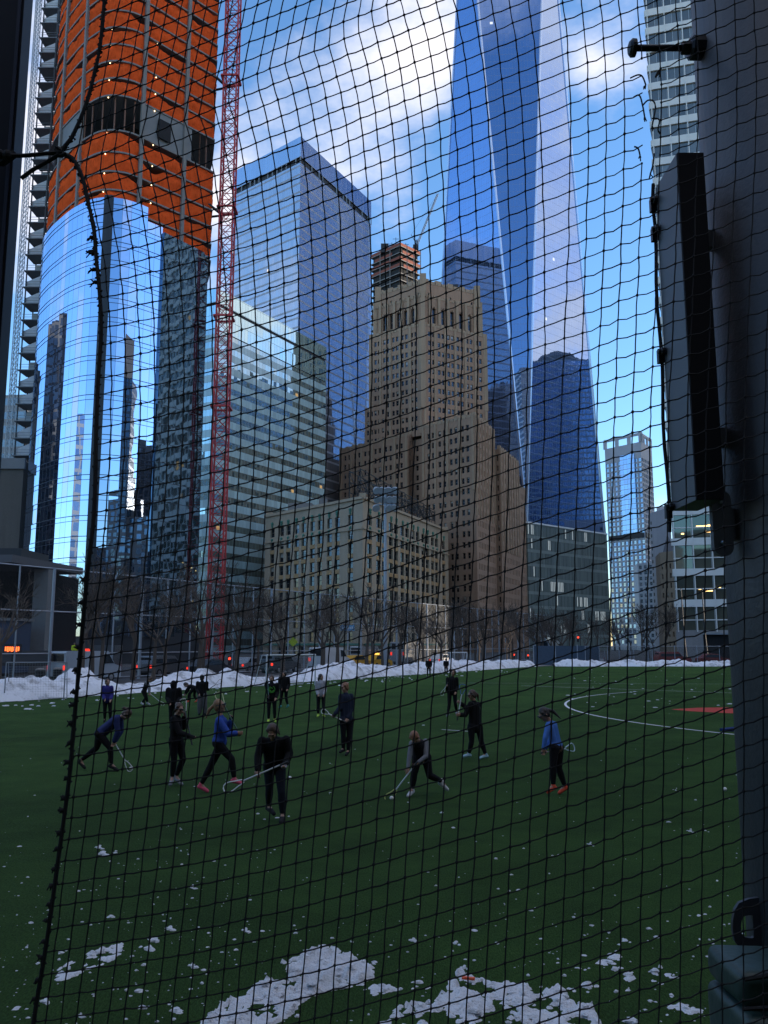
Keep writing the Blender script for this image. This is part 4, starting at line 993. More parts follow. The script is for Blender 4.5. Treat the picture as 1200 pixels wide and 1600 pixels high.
for x, y, wx, wy, h, mi, nm_, lb in ((8, -34, 150, 26, 35, 1, 'added_sky_blocker', 'added long brick block right behind the camera to shade the near turf'),  # added unseen block, cuts the skylight reaching the near turf
        (900, 480, 40, 260, 338, 0, 'added_sun_blocker', 'added broad sun blocking slab far outside the frame behind the domed tower'),  # added unseen slab, keeps the low sun off the corner tower
        (150, 112, 24, 40, 50, 1, 'red_apartment_block', 'red apartment block outside the frame mirrored low in the curved glass'), (166, 44, 22, 96, 60, 2, 'grey_apartment_block', 'grey apartment block outside the frame mirrored low in the curved glass'), (140, -58, 30, 110, 64, 1, 'corner_apartment_block', 'tan corner apartment block outside the frame at right'),
        (-40, -150, 40, 30, 62, 1, 'school_block', 'broad brick block behind the camera mirrored in the curved glass'), (20, -190, 26, 26, 128, 2, 'rear_apartment_tower', 'tall dark apartment tower behind the camera'),
        (-110, -120, 30, 40, 90, 1, 'rear_brick_tower', 'brick tower behind the camera at left'), (-190, 60, 30, 60, 74, 0, 'street_office_block', 'glass office block across the street outside the left edge'),
        (-210, 190, 40, 40, 110, 2, 'street_dark_tower', 'dark tower across the street outside the left edge'), (-140, 230, 30, 30, 84, 1, 'street_brick_block', 'brick block behind the scaffold tower outside the left edge'),
        (-95, -40, 30, 60, 48, 1, 'street_brick_row', 'low brick row across the street beside the camera')):
    offblock(nm_, lb, rect(x - wx / 2, x + wx / 2, y - wy / 2, y + wy / 2), h, mi)
# ================================================================== STREET SIDE
# ---- tall chain-link fence between pitch and street
fm = newmat('chain link'); t = NT(fm); u, v, _ = t.sep(t.uv())
a = t.m('FRACT', t.m('MULTIPLY', t.m('ADD', u, v), 12.0)); b_ = t.m('FRACT', t.m('MULTIPLY', t.m('SUBTRACT', u, v), 12.0))
wire = t.m('MAXIMUM', t.m('LESS_THAN', a, .17), t.m('LESS_THAN', b_, .17))
t.out(t.mixs(wire, t.n('ShaderNodeBsdfTransparent').outputs[0], t.bsdf((.045, .047, .05), .6, .3).outputs[0]))
post_m = plain('fence post steel', (.34, .37, .41), .5, .5, var=.15)
def fence(label, A, B, H, step, rails, thick=0, pr=.045, group=None, name='chain_link_fence'):
    A, B = V(A), V(B); L = (B - A).length; t_ = (B - A) / L; n_ = V((t_.y, -t_.x, 0))
    root = thing(name, label, 'fence', A, group=group); n = int(round(L / step))
    mb = MB(); mb.quad(A + V((0, 0, .05)), B + V((0, 0, .05)), B + V((0, 0, H)), A + V((0, 0, H)), uv=((0, 0), (L, 0), (L, H), (0, H))); mb.build('mesh_panel', fm, root)
    for i in range(n + 1):
        p = A.lerp(B, i / n) - n_ * .0; r = pr * (1.9 if thick and i % 3 == thick - 1 else 1); mb = MB(); mb.tube([p + n_ * .08, p + n_ * .08 + V((0, 0, H + .05))], r, 8); mb.build('post', post_m, root)
    for z in rails:
        mb = MB(); mb.tube([A + n_ * .08 + V((0, 0, z)), B + n_ * .08 + V((0, 0, z))], pr * .8, 6); mb.build('rail', post_m, root)
FA, FB = V((-30.2, 53.2, 0)), V((30.4, 165, 0))
fence('tall grey chain link fence running along the street side of the pitch', FA, FB, 8.3, 3.05, (8.3, 5.15, 2.1, .2), 2, .065)
fence('low chain link fence along the far end of the pitch before the banded tower', (27, 117.5, 0), (66, 117.5, 0), 2.6, 3, (2.55, .15), 0, .04)
# low dark hoardings and concrete barriers beyond the far end
blue = plain('faded blue hoarding', (.05, .08, .12), .7, var=.3)
for i, (x0, x1, h, nm_, mt, lb) in enumerate(((20.5, 29.5, 2.6, 'site_hoarding', blue, 'dark blue site hoarding left of the low fence at the far end'), (30.5, 36.5, 1.9, 'jersey_barrier', conc_d, 'grey barrier wall behind the low fence at the far end'))):
    root = thing(nm_, lb, 'barrier', ((x0 + x1) / 2, 120 + i, 0)); y = 120 + i
    mb = MB(); mb.box(x0, x1, y, y + .1, 0, h); mb.build('panel', mt, root)
    for k in range(4): mb = MB(); mb.box(x0 + (x1 - x0) * k / 3 - .06, x0 + (x1 - x0) * k / 3 + .06, y - .1, y - .003, 0, h + .15); mb.build('post', post_m, root)

# ---- bare winter trees
bark = plain('grey brown bark', (.085, .066, .052), .9, var=.3, scale=4)
def tree_meshes(seed, H, spread, levels=5):
    r = random.Random(seed); tk = MB(); cr = MB()
    def grow(p, d, L, rad, lev):
        n = 3; pts = [p]; 
        for k in range(n):
            d = (d + V((r.uniform(-1, 1), r.uniform(-1, 1), r.uniform(-.3, .8))) * (.16 if lev else .05)).normalized(); pts.append(pts[-1] + d * (L / n))
        (tk if lev == 0 else cr).tube(pts, [rad * (1 - .45 * k / n) for k in range(n + 1)], 6 if lev < 2 else (4 if lev < 3 else 3), cap=False)
        if lev >= levels: return
        nb = r.randint(3, 4) if lev < 2 else r.randint(2, 4)
        for k in range(nb):
            f = r.uniform(.45, 1) if lev else r.uniform(.6, 1); q = pts[0].lerp(pts[-1], f) if lev == 0 else pts[min(n, int(f * n + .5))]
            az = r.uniform(0, 2 * PI); ti = r.uniform(.35, .85) * spread
            x = d.cross(V((.3, .1, 1))).normalized(); y = d.cross(x)
            nd = (d * math.cos(ti) + (x * math.cos(az) + y * math.sin(az)) * math.sin(ti) + V((0, 0, .12))).normalized()
            grow(q, nd, L * r.uniform(.55, .8), max(.016, rad * r.uniform(.42, .58)), lev + 1)
    grow(V((0, 0, 0)), V((0, 0, 1)), H * .36, H * .020, 0)
    return tk.mesh('trunk'), cr.mesh('crown')
protos = []
def bare_tree(x, y, k, sc, rz, label):
    root = thing('bare_tree', label, 'tree', (x, y, 0), rz, 'bare winter trees beyond the fence'); root.scale = (sc, sc, sc)
    a, b = protos[k]
    for nm_, me in (('trunk', a), ('crown', b)):
        o = bpy.data.objects.new(nm_, me); COL.objects.link(o); o.parent = root
for sd, H, sp in ((3, 8.5, .95), (8, 9.5, .85), (21, 8.0, 1.1), (34, 10, .75)):
    a, b = tree_meshes(sd, H, sp); a.materials.append(bark); b.materials.append(bark); protos.append((a, b))
TR = [(d, o) for d, o in ((4, 9.5), (11, 6.6), (18, 7.2), (25, 9), (29, 12), (33, 6.8), (40, 7), (48, 7), (56, 9.5), (61, 7), (66, 7), (71, 7), (76, 9), (82, 8), (88, 7), (95, 9), (102, 7), (110, 7), (117, 8), (2, 7), (6.5, 8.5), (9, 13), (13, 7), (16, 11), (20, 8), (23, 14), (27, 7), (31, 10), (35, 8), (38, 13), (43, 7.5), (46, 11), (51, 8), (54, 14), (59, 7), (63, 11), (68, 8), (73, 9), (79, 7), (85, 10), (92, 8), (99, 9), (106, 8), (113, 10), (120, 9))]
pl_ = ['slim', 'wide', 'forked', 'upright']
for i, (d, o) in enumerate(TR):
    p = edge(d, o); k = i % 4
    bare_tree(p.x, p.y, k, rnd.uniform(.85, 1.15), rnd.uniform(0, 6), '%s bare brown street tree without leaves beyond the tall fence' % pl_[k])
FT = [(px, Y) for px, Y in ((712, 165), (742, 150), (770, 158), (800, 140), (842, 138), (860, 150), (878, 134), (896, 160), (915, 142), (932, 170), (950, 150), (968, 138), (985, 165), (1003, 148), (1020, 140), (1040, 152), (700, 190), (758, 190), (820, 180), (890, 190), (960, 195), (1012, 185))]
for i, (px, Y) in enumerate(FT):
    p = aty(px, 1000, Y); k = (i * 3) % 4
    bare_tree(p.x, Y, k, rnd.uniform(.9, 1.25) * (1.15 if Y > 170 else 1), rnd.uniform(0, 6), '%s bare brown park tree beyond the far end of the pitch' % pl_[k])

# ---- stadium light pole
p0 = atz(602, 1042); p0 = V((0.15, 100, 0)); root = thing('floodlight_pole', 'grey floodlight pole with a cluster of round lamps in front of the stone block', 'light pole', p0)
mb = MB(); mb.tube([p0, p0 + V((0, 0, 21))], [.26, .15], 10); mb.build('pole', post_m, root)
mb = MB()
for z in (19.0, 20.3): mb.bar(p0 + V((-1.1, 0, z)), p0 + V((1.1, 0, z)), .1)
mb.build('crossarm', post_m, root)
for z in (18.6, 19.6, 20.7):
    for x in (-1.05, -.35, .4, 1.1):
        if (z, x) == (18.6, -.35): continue
        mb = MB(); c = p0 + V((x + rnd.uniform(-.1, .1), -.25, z)); mb.lathe(c, (rnd.uniform(-.5, .5), -1, -.8), [(-.35, .1), (-.2, .3), (.05, .42), (.25, .46), (.27, .40)], 12); mb.build('lamp_head', plain('pale lamp housing', (.42, .45, .48), .4, .4), root)
# small white box on the pole base of another mast
# ---- signs
def pole_sign(name, label, px, py, Y, wd, ht, col, ph=None, cat='sign', diamond=False):
    c = aty(px, py, Y); root = thing(name, label, cat, (c.x, Y, 0))
    mb = MB(); mb.tube([(c.x, Y, 0), (c.x, Y, c.z + ht / 2)], .05, 6); mb.build('post', post_m, root)
    mb = MB()
    if diamond: mb.obox(c + V((0, -.08, 0)), V((wd / 2, 0, wd / 2)) * .7, V((0, .015, 0)), V((-wd / 2, 0, wd / 2)) * .7)
    else: mb.obox(c + V((0, -.08, 0)), V((wd / 2, 0, 0)), V((0, .015, 0)), V((0, 0, ht / 2)))
    mb.build('panel', plain(name + ' paint', col, .5, var=.1), root); return root, c
root, c = pole_sign('street_sign', 'pale blue street name sign on a pole behind the fence', 543, 981, 118, 1.9, .75, (.12, .34, .55))
mb = MB()
for k in range(7): mb.box(c.x - .75 + k * .22, c.x - .62 + k * .22, 117.89, 117.9, c.z - .13, c.z + (.13 if k % 3 else .18))
mb.build('lettering', plain('sign white', (.75, .75, .75), .6), root)
pole_sign('warning_sign', 'small yellow green diamond warning sign behind the fence', 458, 1003, 100, .8, .8, (.45, .55, .03), diamond=True)
# ---- thin dark flag poles by the banded tower
for i, (px, Y, ztop) in enumerate(((1072, 128, 11.0), (1105, 128, 11.0))):
    c = aty(px, 1000, Y); o = MB(); o.tube([(c.x, Y, 0), (c.x - .25, Y, 4), (c.x - .35, Y, ztop)], [.14, .11, .07], 6); ob = o.build('banner_pole', darksteel)
    tag(ob, ('left' if i == 0 else 'right') + ' one of two thin dark poles in front of the banded tower', 'pole', 'thin dark poles by the banded tower')
# ---- traffic lights
tl = glow('red signal', (1, .06, .03), .7)
for i, (px, py, Y, lb) in enumerate(((651, 982, 150, 'small red traffic signal hanging over the street behind the fence'), (803, 1023, 158, 'small red traffic signal right of the far players'), (825, 1024, 165, 'second small red traffic signal near the fence end'), (359, 1029, 88, 'red traffic signal beyond the fence left of the far goal'), (500, 1029, 104, 'red traffic signal beyond the fence right of the goal'), (903, 996, 150, 'red traffic signal below the mirrored skyscraper podium'))):
    c = aty(px, py, Y); root = thing('traffic_signal', lb, 'traffic light', (c.x, Y, 0))
    mb = MB(); mb.tube([(c.x + .4, Y, 0), (c.x + .4, Y, c.z + .4)], .06, 6); mb.bar((c.x + .4, Y, c.z + .3), (c.x, Y, c.z + .3), .06); mb.build('pole', darksteel, root)
    mb = MB(); mb.box(c.x - .16, c.x + .16, Y - .12, Y + .12, c.z - .75, c.z + .25); mb.build('housing', darksteel, root)
    mb = MB(); mb.ball((c.x, Y - .13, c.z), (.10 + Y * .0004), 8, 5); mb.build('red_lens', tl, root)

# ---- vehicles
glassm = plain('vehicle glass', (.02, .025, .03), .08, 0, var=0, spec=.8)
tyre = plain('tyre rubber', (.02, .02, .02), .9); rim = plain('wheel rim', (.35, .35, .36), .4, .7)
tail = glow('tail light', (1, .05, .03), .3); headl = glow('head light', (1, .9, .7), .8); amber = glow('amber light', (1, .45, .08), .5)
def vehicle(kind, label, pos, ang, col, ln, wd, ht, lights='tail', group='vehicles on the street behind the fence', extra=None):
    root = thing(kind, label, {'taxi': 'taxi', 'van': 'van', 'parked_car': 'car', 'suv': 'car', 'box_truck': 'truck', 'flatbed_truck': 'truck'}.get(kind, 'car'), pos, ang, group)
    paint = plain('paint %s %d' % (kind, hash(col) % 999), col, .35, .0, var=.06, spec=.6)
    h = ht; x0, x1 = -ln / 2, ln / 2
    if kind in ('van', 'box_truck'): prof = [(x0, .35), (x0, h - .1), (x0 + .15, h), (x1 - ln * .24, h), (x1 - ln * .13, h * .58), (x1 - .08, h * .50), (x1, h * .4), (x1, .35)]; glz = [(x1 - ln * .235, h * .93), (x1 - ln * .145, h * .60), (x1 - ln * .36, h * .60), (x1 - ln * .36, h * .93)]
    elif kind == 'suv': prof = [(x0, .35), (x0, h * .62), (x0 + .25, h - .05), (x0 + .5, h), (x1 - ln * .38, h), (x1 - ln * .26, h * .62), (x1 - .2, h * .55), (x1, h * .45), (x1, .35)]; glz = [(x0 + .42, h * .93), (x1 - ln * .385, h * .93), (x1 - ln * .28, h * .64), (x0 + .2, h * .64)]
    else: prof = [(x0, .32), (x0, h * .6), (x0 + ln * .12, h * .66), (x0 + ln * .24, h - .03), (x0 + ln * .32, h), (x1 - ln * .42, h), (x1 - ln * .28, h * .66), (x1 - .25, h * .58), (x1, h * .45), (x1, .32)]; glz = [(x0 + ln * .25, h * .95), (x1 - ln * .425, h * .95), (x1 - ln * .30, h * .68), (x0 + ln * .15, h * .68)]
    mb = MB(); w2 = wd / 2
    def ins(p): return (.90 if p[1] > h * .75 else 1.0) * w2
    for s_ in (-1, 1):
        f = [(x, s_ * ins((x, z)), z) for x, z in prof]; mb.face(f if s_ < 0 else f[::-1])
    for i in range(len(prof)):
        a, b = prof[i], prof[(i + 1) % len(prof)]; mb.quad((a[0], -ins(a), a[1]), (a[0], ins(a), a[1]), (b[0], ins(b), b[1]), (b[0], -ins(b), b[1]))
    mb.build('body', paint, root, world=False)
    for s_ in (-1, 1):
        f = [(x, s_ * (ins((x, z)) + .012), z) for x, z in glz]; mb = MB(); mb.face(f if s_ < 0 else f[::-1]); mb.build('side_window', glassm, root, world=False)
    zt, zb = h * .92, h * .64
    mb = MB(); mb.quad((x0 - .012 + (.26 if kind == 'suv' else (.0 if kind in ('van', 'box_truck') else ln * .13)), -w2 * .75, zb), (x0 - .012 + (.05 if kind == 'suv' else (0 if kind in ('van', 'box_truck') else ln * .22)), -w2 * .72, zt), (x0 - .012 + (.05 if kind == 'suv' else (0 if kind in ('van', 'box_truck') else ln * .22)), w2 * .72, zt), (x0 - .012 + (.26 if kind == 'suv' else (0 if kind in ('van', 'box_truck') else ln * .13)), w2 * .75, zb)); mb.build('rear_window', glassm, root, world=False)
    for sx in (x0 + ln * .19, x1 - ln * .19):
        for s_ in (-1, 1):
            mb = MB(); mb.lathe((sx, s_ * (w2 - .1), .34), (0, s_, 0), [(-.12, .33), (.1, .34), (.13, .30), (.13, .2)], 14); wo = mb.build('wheel', tyre, root, world=False)
            mb = MB(); mb.lathe((sx, s_ * (w2 + .03), .34), (0, s_, 0), [(0, .2), (.02, .19), (.025, .05)], 12); mb.build('rim', rim, wo, world=False)
    for s_ in (-1, 1):
        mb = MB(); mb.box(x0 - .03, x0 - .002, s_ * w2 * .82 - .12, s_ * w2 * .82 + .12, h * .42, h * .56); mb.build('tail_light', tail if lights == 'tail' else plain('red lens', (.3, .02, .02), .3), root, world=False)
        mb = MB(); mb.box(x1 + .002, x1 + .03, s_ * w2 * .78 - .14, s_ * w2 * .78 + .14, h * .36, h * .46); mb.build('headlight', headl if lights == 'head' else plain('clear lens', (.5, .5, .5), .2), root, world=False)
    mb = MB(); mb.box(x0 - .08, x0 - .001, -w2 * .95, w2 * .95, .35, .5); mb.build('bumper', darksteel, root, world=False)
    if extra: extra(root, h, x0, x1, w2)
    return root
ST = math.atan2(FD.y, FD.x)
def onst(px, off_):                    # point on a street lane (off metres beyond the pitch edge) seen at column px
    lo, hi = -20.0, 400.0
    for _ in range(50):
        mid = (lo + hi) / 2; p = edge(mid, off_); q = inframe((p.x, p.y, 1)); x = q[0] if q else -1e9
        lo, hi = (mid, hi) if x < px else (lo, mid)
    return edge(lo, off_) + V((0, 0, -.05))
def roofsign(root, h, x0, x1, w2): mb = MB(); mb.box(-.35, .05, -.4, .4, h + .01, h + .2); mb.build('roof_sign', amber, root, world=False)
def beacon(root, h, x0, x1, w2): mb = MB(); mb.box(-.2, .2, -.6, .6, h + .01, h + .18); mb.build('light_bar', tail, root, world=False)
vehicle('van', 'white van behind the fence right of the goal', onst(515, 15), ST, (.55, .56, .57), 5.6, 2.0, 2.5)
vehicle('van', 'pale grey van near the floodlight pole behind the fence', onst(573, 20), ST, (.36, .38, .40), 5.6, 2.0, 2.6)
vehicle('taxi', 'yellow taxi behind the fence right of the vans', onst(588, 15), ST, (.62, .33, .02), 4.9, 1.85, 1.6, extra=roofsign)
vehicle('taxi', 'second yellow taxi left of the floodlight pole', onst(555, 15), ST, (.60, .31, .02), 4.9, 1.85, 1.6)
vehicle('suv', 'dark suv seen through the goal behind the fence', onst(437, 15), ST, (.05, .055, .065), 4.8, 1.9, 1.8)
vehicle('parked_car', 'silver car left of the dark suv behind the fence', onst(392, 19), ST, (.28, .3, .32), 4.6, 1.8, 1.5)
vehicle('parked_car', 'black car with lit tail lights in front of the red crane mast', onst(330, 15), ST, (.03, .03, .035), 4.6, 1.8, 1.5)
vehicle('van', 'pale blue van behind the snow heap at left', onst(133, 15), ST, (.35, .40, .45), 5.4, 2.0, 2.3, extra=beacon)
vehicle('suv', 'grey suv under the bare trees left of the crane mast', onst(255, 19), ST, (.16, .17, .18), 4.8, 1.9, 1.8)
vehicle('box_truck', 'pale box truck beyond the far players', onst(640, 20), ST, (.24, .25, .26), 7.5, 2.4, 3.2)
vehicle('parked_car', 'white car with lit tail lights beyond the two far players', onst(690, 15), ST, (.5, .5, .5), 4.6, 1.8, 1.5)
vehicle('suv', 'dark red suv parked before the banded tower', (41.5, 126, -.05), .1, (.20, .03, .025), 4.8, 1.9, 1.8, lights='none')
vehicle('parked_car', 'dark red car parked right of the red suv', (47.5, 126.5, -.05), .1, (.16, .03, .025), 4.6, 1.8, 1.5, lights='none')
vehicle('suv', 'dark suv parked behind the low far fence', (34.5, 127, -.05), .0, (.04, .05, .055), 4.8, 1.9, 1.8, lights='none')
vehicle('box_truck', 'grey box truck below the slim white tower', (32, 168, -.05), ST, (.22, .25, .28), 9, 2.5, 3.6, lights='tail')
# site truck with a lit orange message board at the left edge
p = aty(20, 1014, 70); root = thing('message_board', 'lit orange message board standing by the street at the left edge', 'sign', (p.x, 70, 0))
mb = MB(); mb.box(p.x - .75, p.x + .65, 70, 70.2, p.z - .45, p.z + .4); mb.build('board', darksteel, root)
mb = MB()
for k in range(7): mb.box(p.x - .62 + k * .17, p.x - .50 + k * .17, 69.97, 69.99, p.z - (.22 if k % 2 else .16), p.z + .18)
mb.build('lit_letters', glow('orange matrix', (1, .14, .03), .9), root)
mb = MB(); mb.bar((p.x, 70.1, 0), (p.x, 70.1, p.z), .15); mb.build('post', darksteel, root)
p = aty(118, 1020, 74); root = thing('flatbed_truck', 'long dark flatbed truck behind the fence at left', 'truck', (p.x - 4, 74, 0))
mb = MB(); mb.box(p.x - 8.5, p.x + 1.2, 73, 75.2, 1.0, 1.25); mb.build('bed', darksteel, root)
mb = MB(); mb.box(p.x - 8.5, p.x + 1.2, 73, 73.06, 1.25, 2.25); mb.build('side_board', plain('truck side', (.06, .06, .065), .6), root)
mb = MB(); mb.box(p.x + 1.5, p.x + 3.6, 73, 75.2, .6, 2.7); mb.build('cab', plain('truck cab', (.10, .11, .12), .4), root)
for x in (-7.5, -6.3, .2, 2.5):
    mb = MB(); mb.lathe((p.x + x, 73.1, .5), (0, -1, 0), [(-.2, .5), (.15, .5), (.18, .4), (.18, .2)], 14); mb.build('wheel', tyre, root)
TRUCKP = p
# site fence blue sheet on the left
root = thing('blue_site_shed', 'low dark blue site shed behind the tall fence at the left edge', 'shed', (-37, 80, 0))
mb = MB(); mb.box(-46, -33.6, 79, 83, .2, 4.9); mb.build('wall', plain('blue site shed', (.03, .05, .10), .7), root); mb = MB(); mb.box(-46.2, -33.4, 78.8, 83.2, 4.9, 5.15); mb.build('roof', conc, root)

# ---- goals on the pitch
wt = plain('white goal tube', (.55, .57, .58), .5, var=.05)
nm2 = newmat('goal net'); t = NT(nm2); u, v, _ = t.sep(t.uv()); wire = t.m('MAXIMUM', t.m('LESS_THAN', t.m('FRACT', t.m('MULTIPLY', u, 8)), .05), t.m('LESS_THAN', t.m('FRACT', t.m('MULTIPLY', v, 8)), .05))
t.out(t.mixs(wire, t.n('ShaderNodeBsdfTransparent').outputs[0], t.bsdf((.35, .36, .37), .8).outputs[0]))
def goal(label, A, B, h, depth, r=.05, m=wt):
    A, B = V(A), V(B); t_ = (B - A).normalized(); n_ = V((-t_.y, t_.x, 0)); root = thing('goal', label, 'goal', (A + B) / 2); up = V((0, 0, h))
    for p in (A, B):
        mb = MB(); mb.tube([p, p + up], r, 8); mb.build('post', m, root)
        mb = MB(); mb.tube([p + up, p + up + n_ * .5, p + n_ * depth], r * .6, 6); mb.build('side_stay', m, root)
    mb = MB(); mb.tube([A + up, B + up], r, 8); mb.build('crossbar', m, root); mb = MB(); mb.tube([A + n_ * depth + V((0, 0, .05)), B + n_ * depth + V((0, 0, .05))], r * .6, 6); mb.build('ground_bar', m, root)
    mb = MB(); L = (B - A).length; mb.quad(A + up + n_ * .5, B + up + n_ * .5, B + n_ * depth, A + n_ * depth, uv=((0, h), (L, h), (L, 0), (0, 0))); mb.build('net', nm2, root)
a = aty(416, 1066, 57); b = aty(496, 1052, 62); goal('white goal frame at the snow bank behind the players', (a.x, 57, 0), (b.x, 60, 0), 2.05, 1.3)
goal('thin grey goal frame in front of the snow heap at the left edge', (-18.6, 43.2, 0), (-15.9, 43.8, 0), 1.85, 1.2, .03, plain('grey goal tube', (.2, .22, .24), .5))
a = aty(704, 1045, 96); b = aty(730, 1045, 97); goal('small white goal frame at the far snow bank right of the two far players', (a.x, 96, 0), (b.x, 97, 0), 1.9, 1, .05)
# dark bollards / bins near the snow
for i, (px, Y, lb) in enumerate(((63, 60, 'small dark bin behind the snow heap left of the fence post'), (90, 62, 'second small dark bin behind the snow heap'))):
    p = aty(px, 1050, Y); root = thing('litter_bin', lb, 'bin', (p.x, Y, 0)); mb = MB(); mb.lathe((p.x, Y, 0), (0, 0, 1), [(0, .26), (.1, .3), (.95, .33), (1.0, .3)], 12); mb.build('body', darksteel, root); mb = MB(); mb.lathe((p.x, Y, 1.0), (0, 0, 1), [(0, .36), (.08, .34), (.16, .12)], 12); mb.build('lid', conc_d, root)
# ================================================================== PEOPLE
class Blob:
    def __init__(s): s.mb = MB()
    def cap(s, a, b, ra, rb=None, n=9):
        a, b = V(a), V(b); rb = ra if rb is None else rb
        d = b - a; L = d.length
        if L < 1e-4: d = V((0, 0, 1)); b = a + d * 1e-3; L = 1e-3
        d = d / L; pts, rr = [], []
        for k in (80, 50, 25, 0): an = math.radians(k); pts.append(a - d * ra * math.sin(an)); rr.append(ra * math.cos(an))
        for k in (0, 25, 50, 80): an = math.radians(k); pts.append(b + d * rb * math.sin(an)); rr.append(rb * math.cos(an))
        s.mb.tube(pts, rr, n)
    def chain(s, pts, rr):
        for i in range(len(pts) - 1): s.cap(pts[i], pts[i + 1], rr[i], rr[i + 1])
    def ell(s, c, X, Y, Z, n=10, m=7):
        c = V(c); base = len(s.mb.v)
        s.mb.ball((0, 0, 0), 1.0, n, m)
        for i in range(base, len(s.mb.v)):
            p = s.mb.v[i]; s.mb.v[i] = tuple(c + X * p[0] + Y * p[1] + Z * p[2])
    def build(s, name, m, parent, vox=.01, smooth=3):
        me = s.mb.mesh(name + '_raw'); o = bpy.data.objects.new(name + '_raw', me); COL.objects.link(o)
        r = o.modifiers.new('r', 'REMESH'); r.mode = 'VOXEL'; r.voxel_size = vox; r.use_smooth_shade = True
        if smooth: q = o.modifiers.new('s', 'SMOOTH'); q.factor = .5; q.iterations = smooth
        dg = bpy.context.evaluated_depsgraph_get(); ev = o.evaluated_get(dg)
        me2 = bpy.data.meshes.new_from_object(ev); me2.name = name
        bpy.data.objects.remove(o); bpy.data.meshes.remove(me)
        me2.materials.clear()
        return link(name, me2, m, parent, True)
skin = plain('skin', (.30, .165, .11), .55, 0, var=.08, scale=6)
def cloth(name, col, var=.25): return plain(name, col, .9, 0, var=var, scale=9, bump=.15, spec=.15)
BLACK = cloth('black cloth', (.008, .008, .009)); LEG = cloth('black leggings', (.009, .009, .011)); NAVY = cloth('navy cloth', (.022, .03, .095)); NAVY2 = cloth('dark navy cloth', (.016, .022, .04))
PURP = cloth('blue purple cloth', (.03, .028, .15)); BLUE = cloth('royal blue cloth', (.03, .065, .27)); SKYB = cloth('sky blue cloth', (.06, .15, .42)); GREYP = cloth('grey sweatpants', (.10, .10, .105)); GREYS = cloth('grey knit', (.16, .165, .18)); PATT = cloth('mottled white grey cloth', (.30, .30, .33), .6)
HBR = plain('brown hair', (.055, .03, .018), .6, var=.3, scale=20); HBL = plain('blond hair', (.20, .11, .05), .6, var=.3, scale=20); HDK = plain('dark hair', (.02, .014, .011), .55, var=.3, scale=20); HRD = plain('reddish hair', (.20, .09, .045), .6, var=.3, scale=20)
SHW = cloth('white shoe', (.5, .5, .52)); SHK = cloth('black shoe', (.02, .02, .022)); SHP = cloth('pink shoe', (.62, .10, .16)); SHO = cloth('orange shoe', (.62, .09, .05)); SHY = cloth('neon yellow shoe', (.55, .75, .10)); SHB = cloth('pale blue shoe', (.30, .48, .55)); SHG = cloth('grey shoe', (.22, .23, .25)); SHT = cloth('teal shoe', (.08, .30, .28))
GLOVE = cloth('black glove', (.015, .015, .016)); GLV2 = cloth('grey glove', (.25, .27, .3)); GOG = plain('goggle frame', (.02, .02, .022), .35); SOLE = plain('white sole', (.55, .55, .55), .7); EYE_ = plain('eye', (.02, .015, .012), .2)
def hand(b, w, d, ax=None, side=1):
    d = d.normalized()
    ac = ax.normalized() if ax is not None else d.cross(V((0, 1, .2))).normalized()
    ac = (ac - d * ac.dot(d)); ac = ac.normalized() if ac.length > .05 else d.cross(V((0, 1, .3))).normalized()
    n = d.cross(ac).normalized() * side
    b.ell(w + d * .045, d * .05, ac * .04, n * .017)
    b.cap(w - d * .02, w + d * .03, .024, .026)
    cur = (.55, 1.5, 2.5) if ax is not None else (.2, .55, .95)
    for i, L in enumerate((.066, .076, .071, .055)):
        p = w + d * .084 + ac * ((i - 1.5) * .0205); r_ = .0092
        for k, a in enumerate(cur):
            q = p + (d * math.cos(a) + n * math.sin(a)) * L * (.44, .32, .26)[k]; b.cap(p, q, r_, r_ * .9, 7); p = q; r_ *= .92
    p = w + d * .022 + ac * .036; q = p + (d * .55 + ac * .55 + n * .45).normalized() * .036; b.cap(p, q, .012, .0105, 7); b.cap(q, q + (d * .8 + n * .6 - ac * .1).normalized() * .03, .0105, .009, 7)
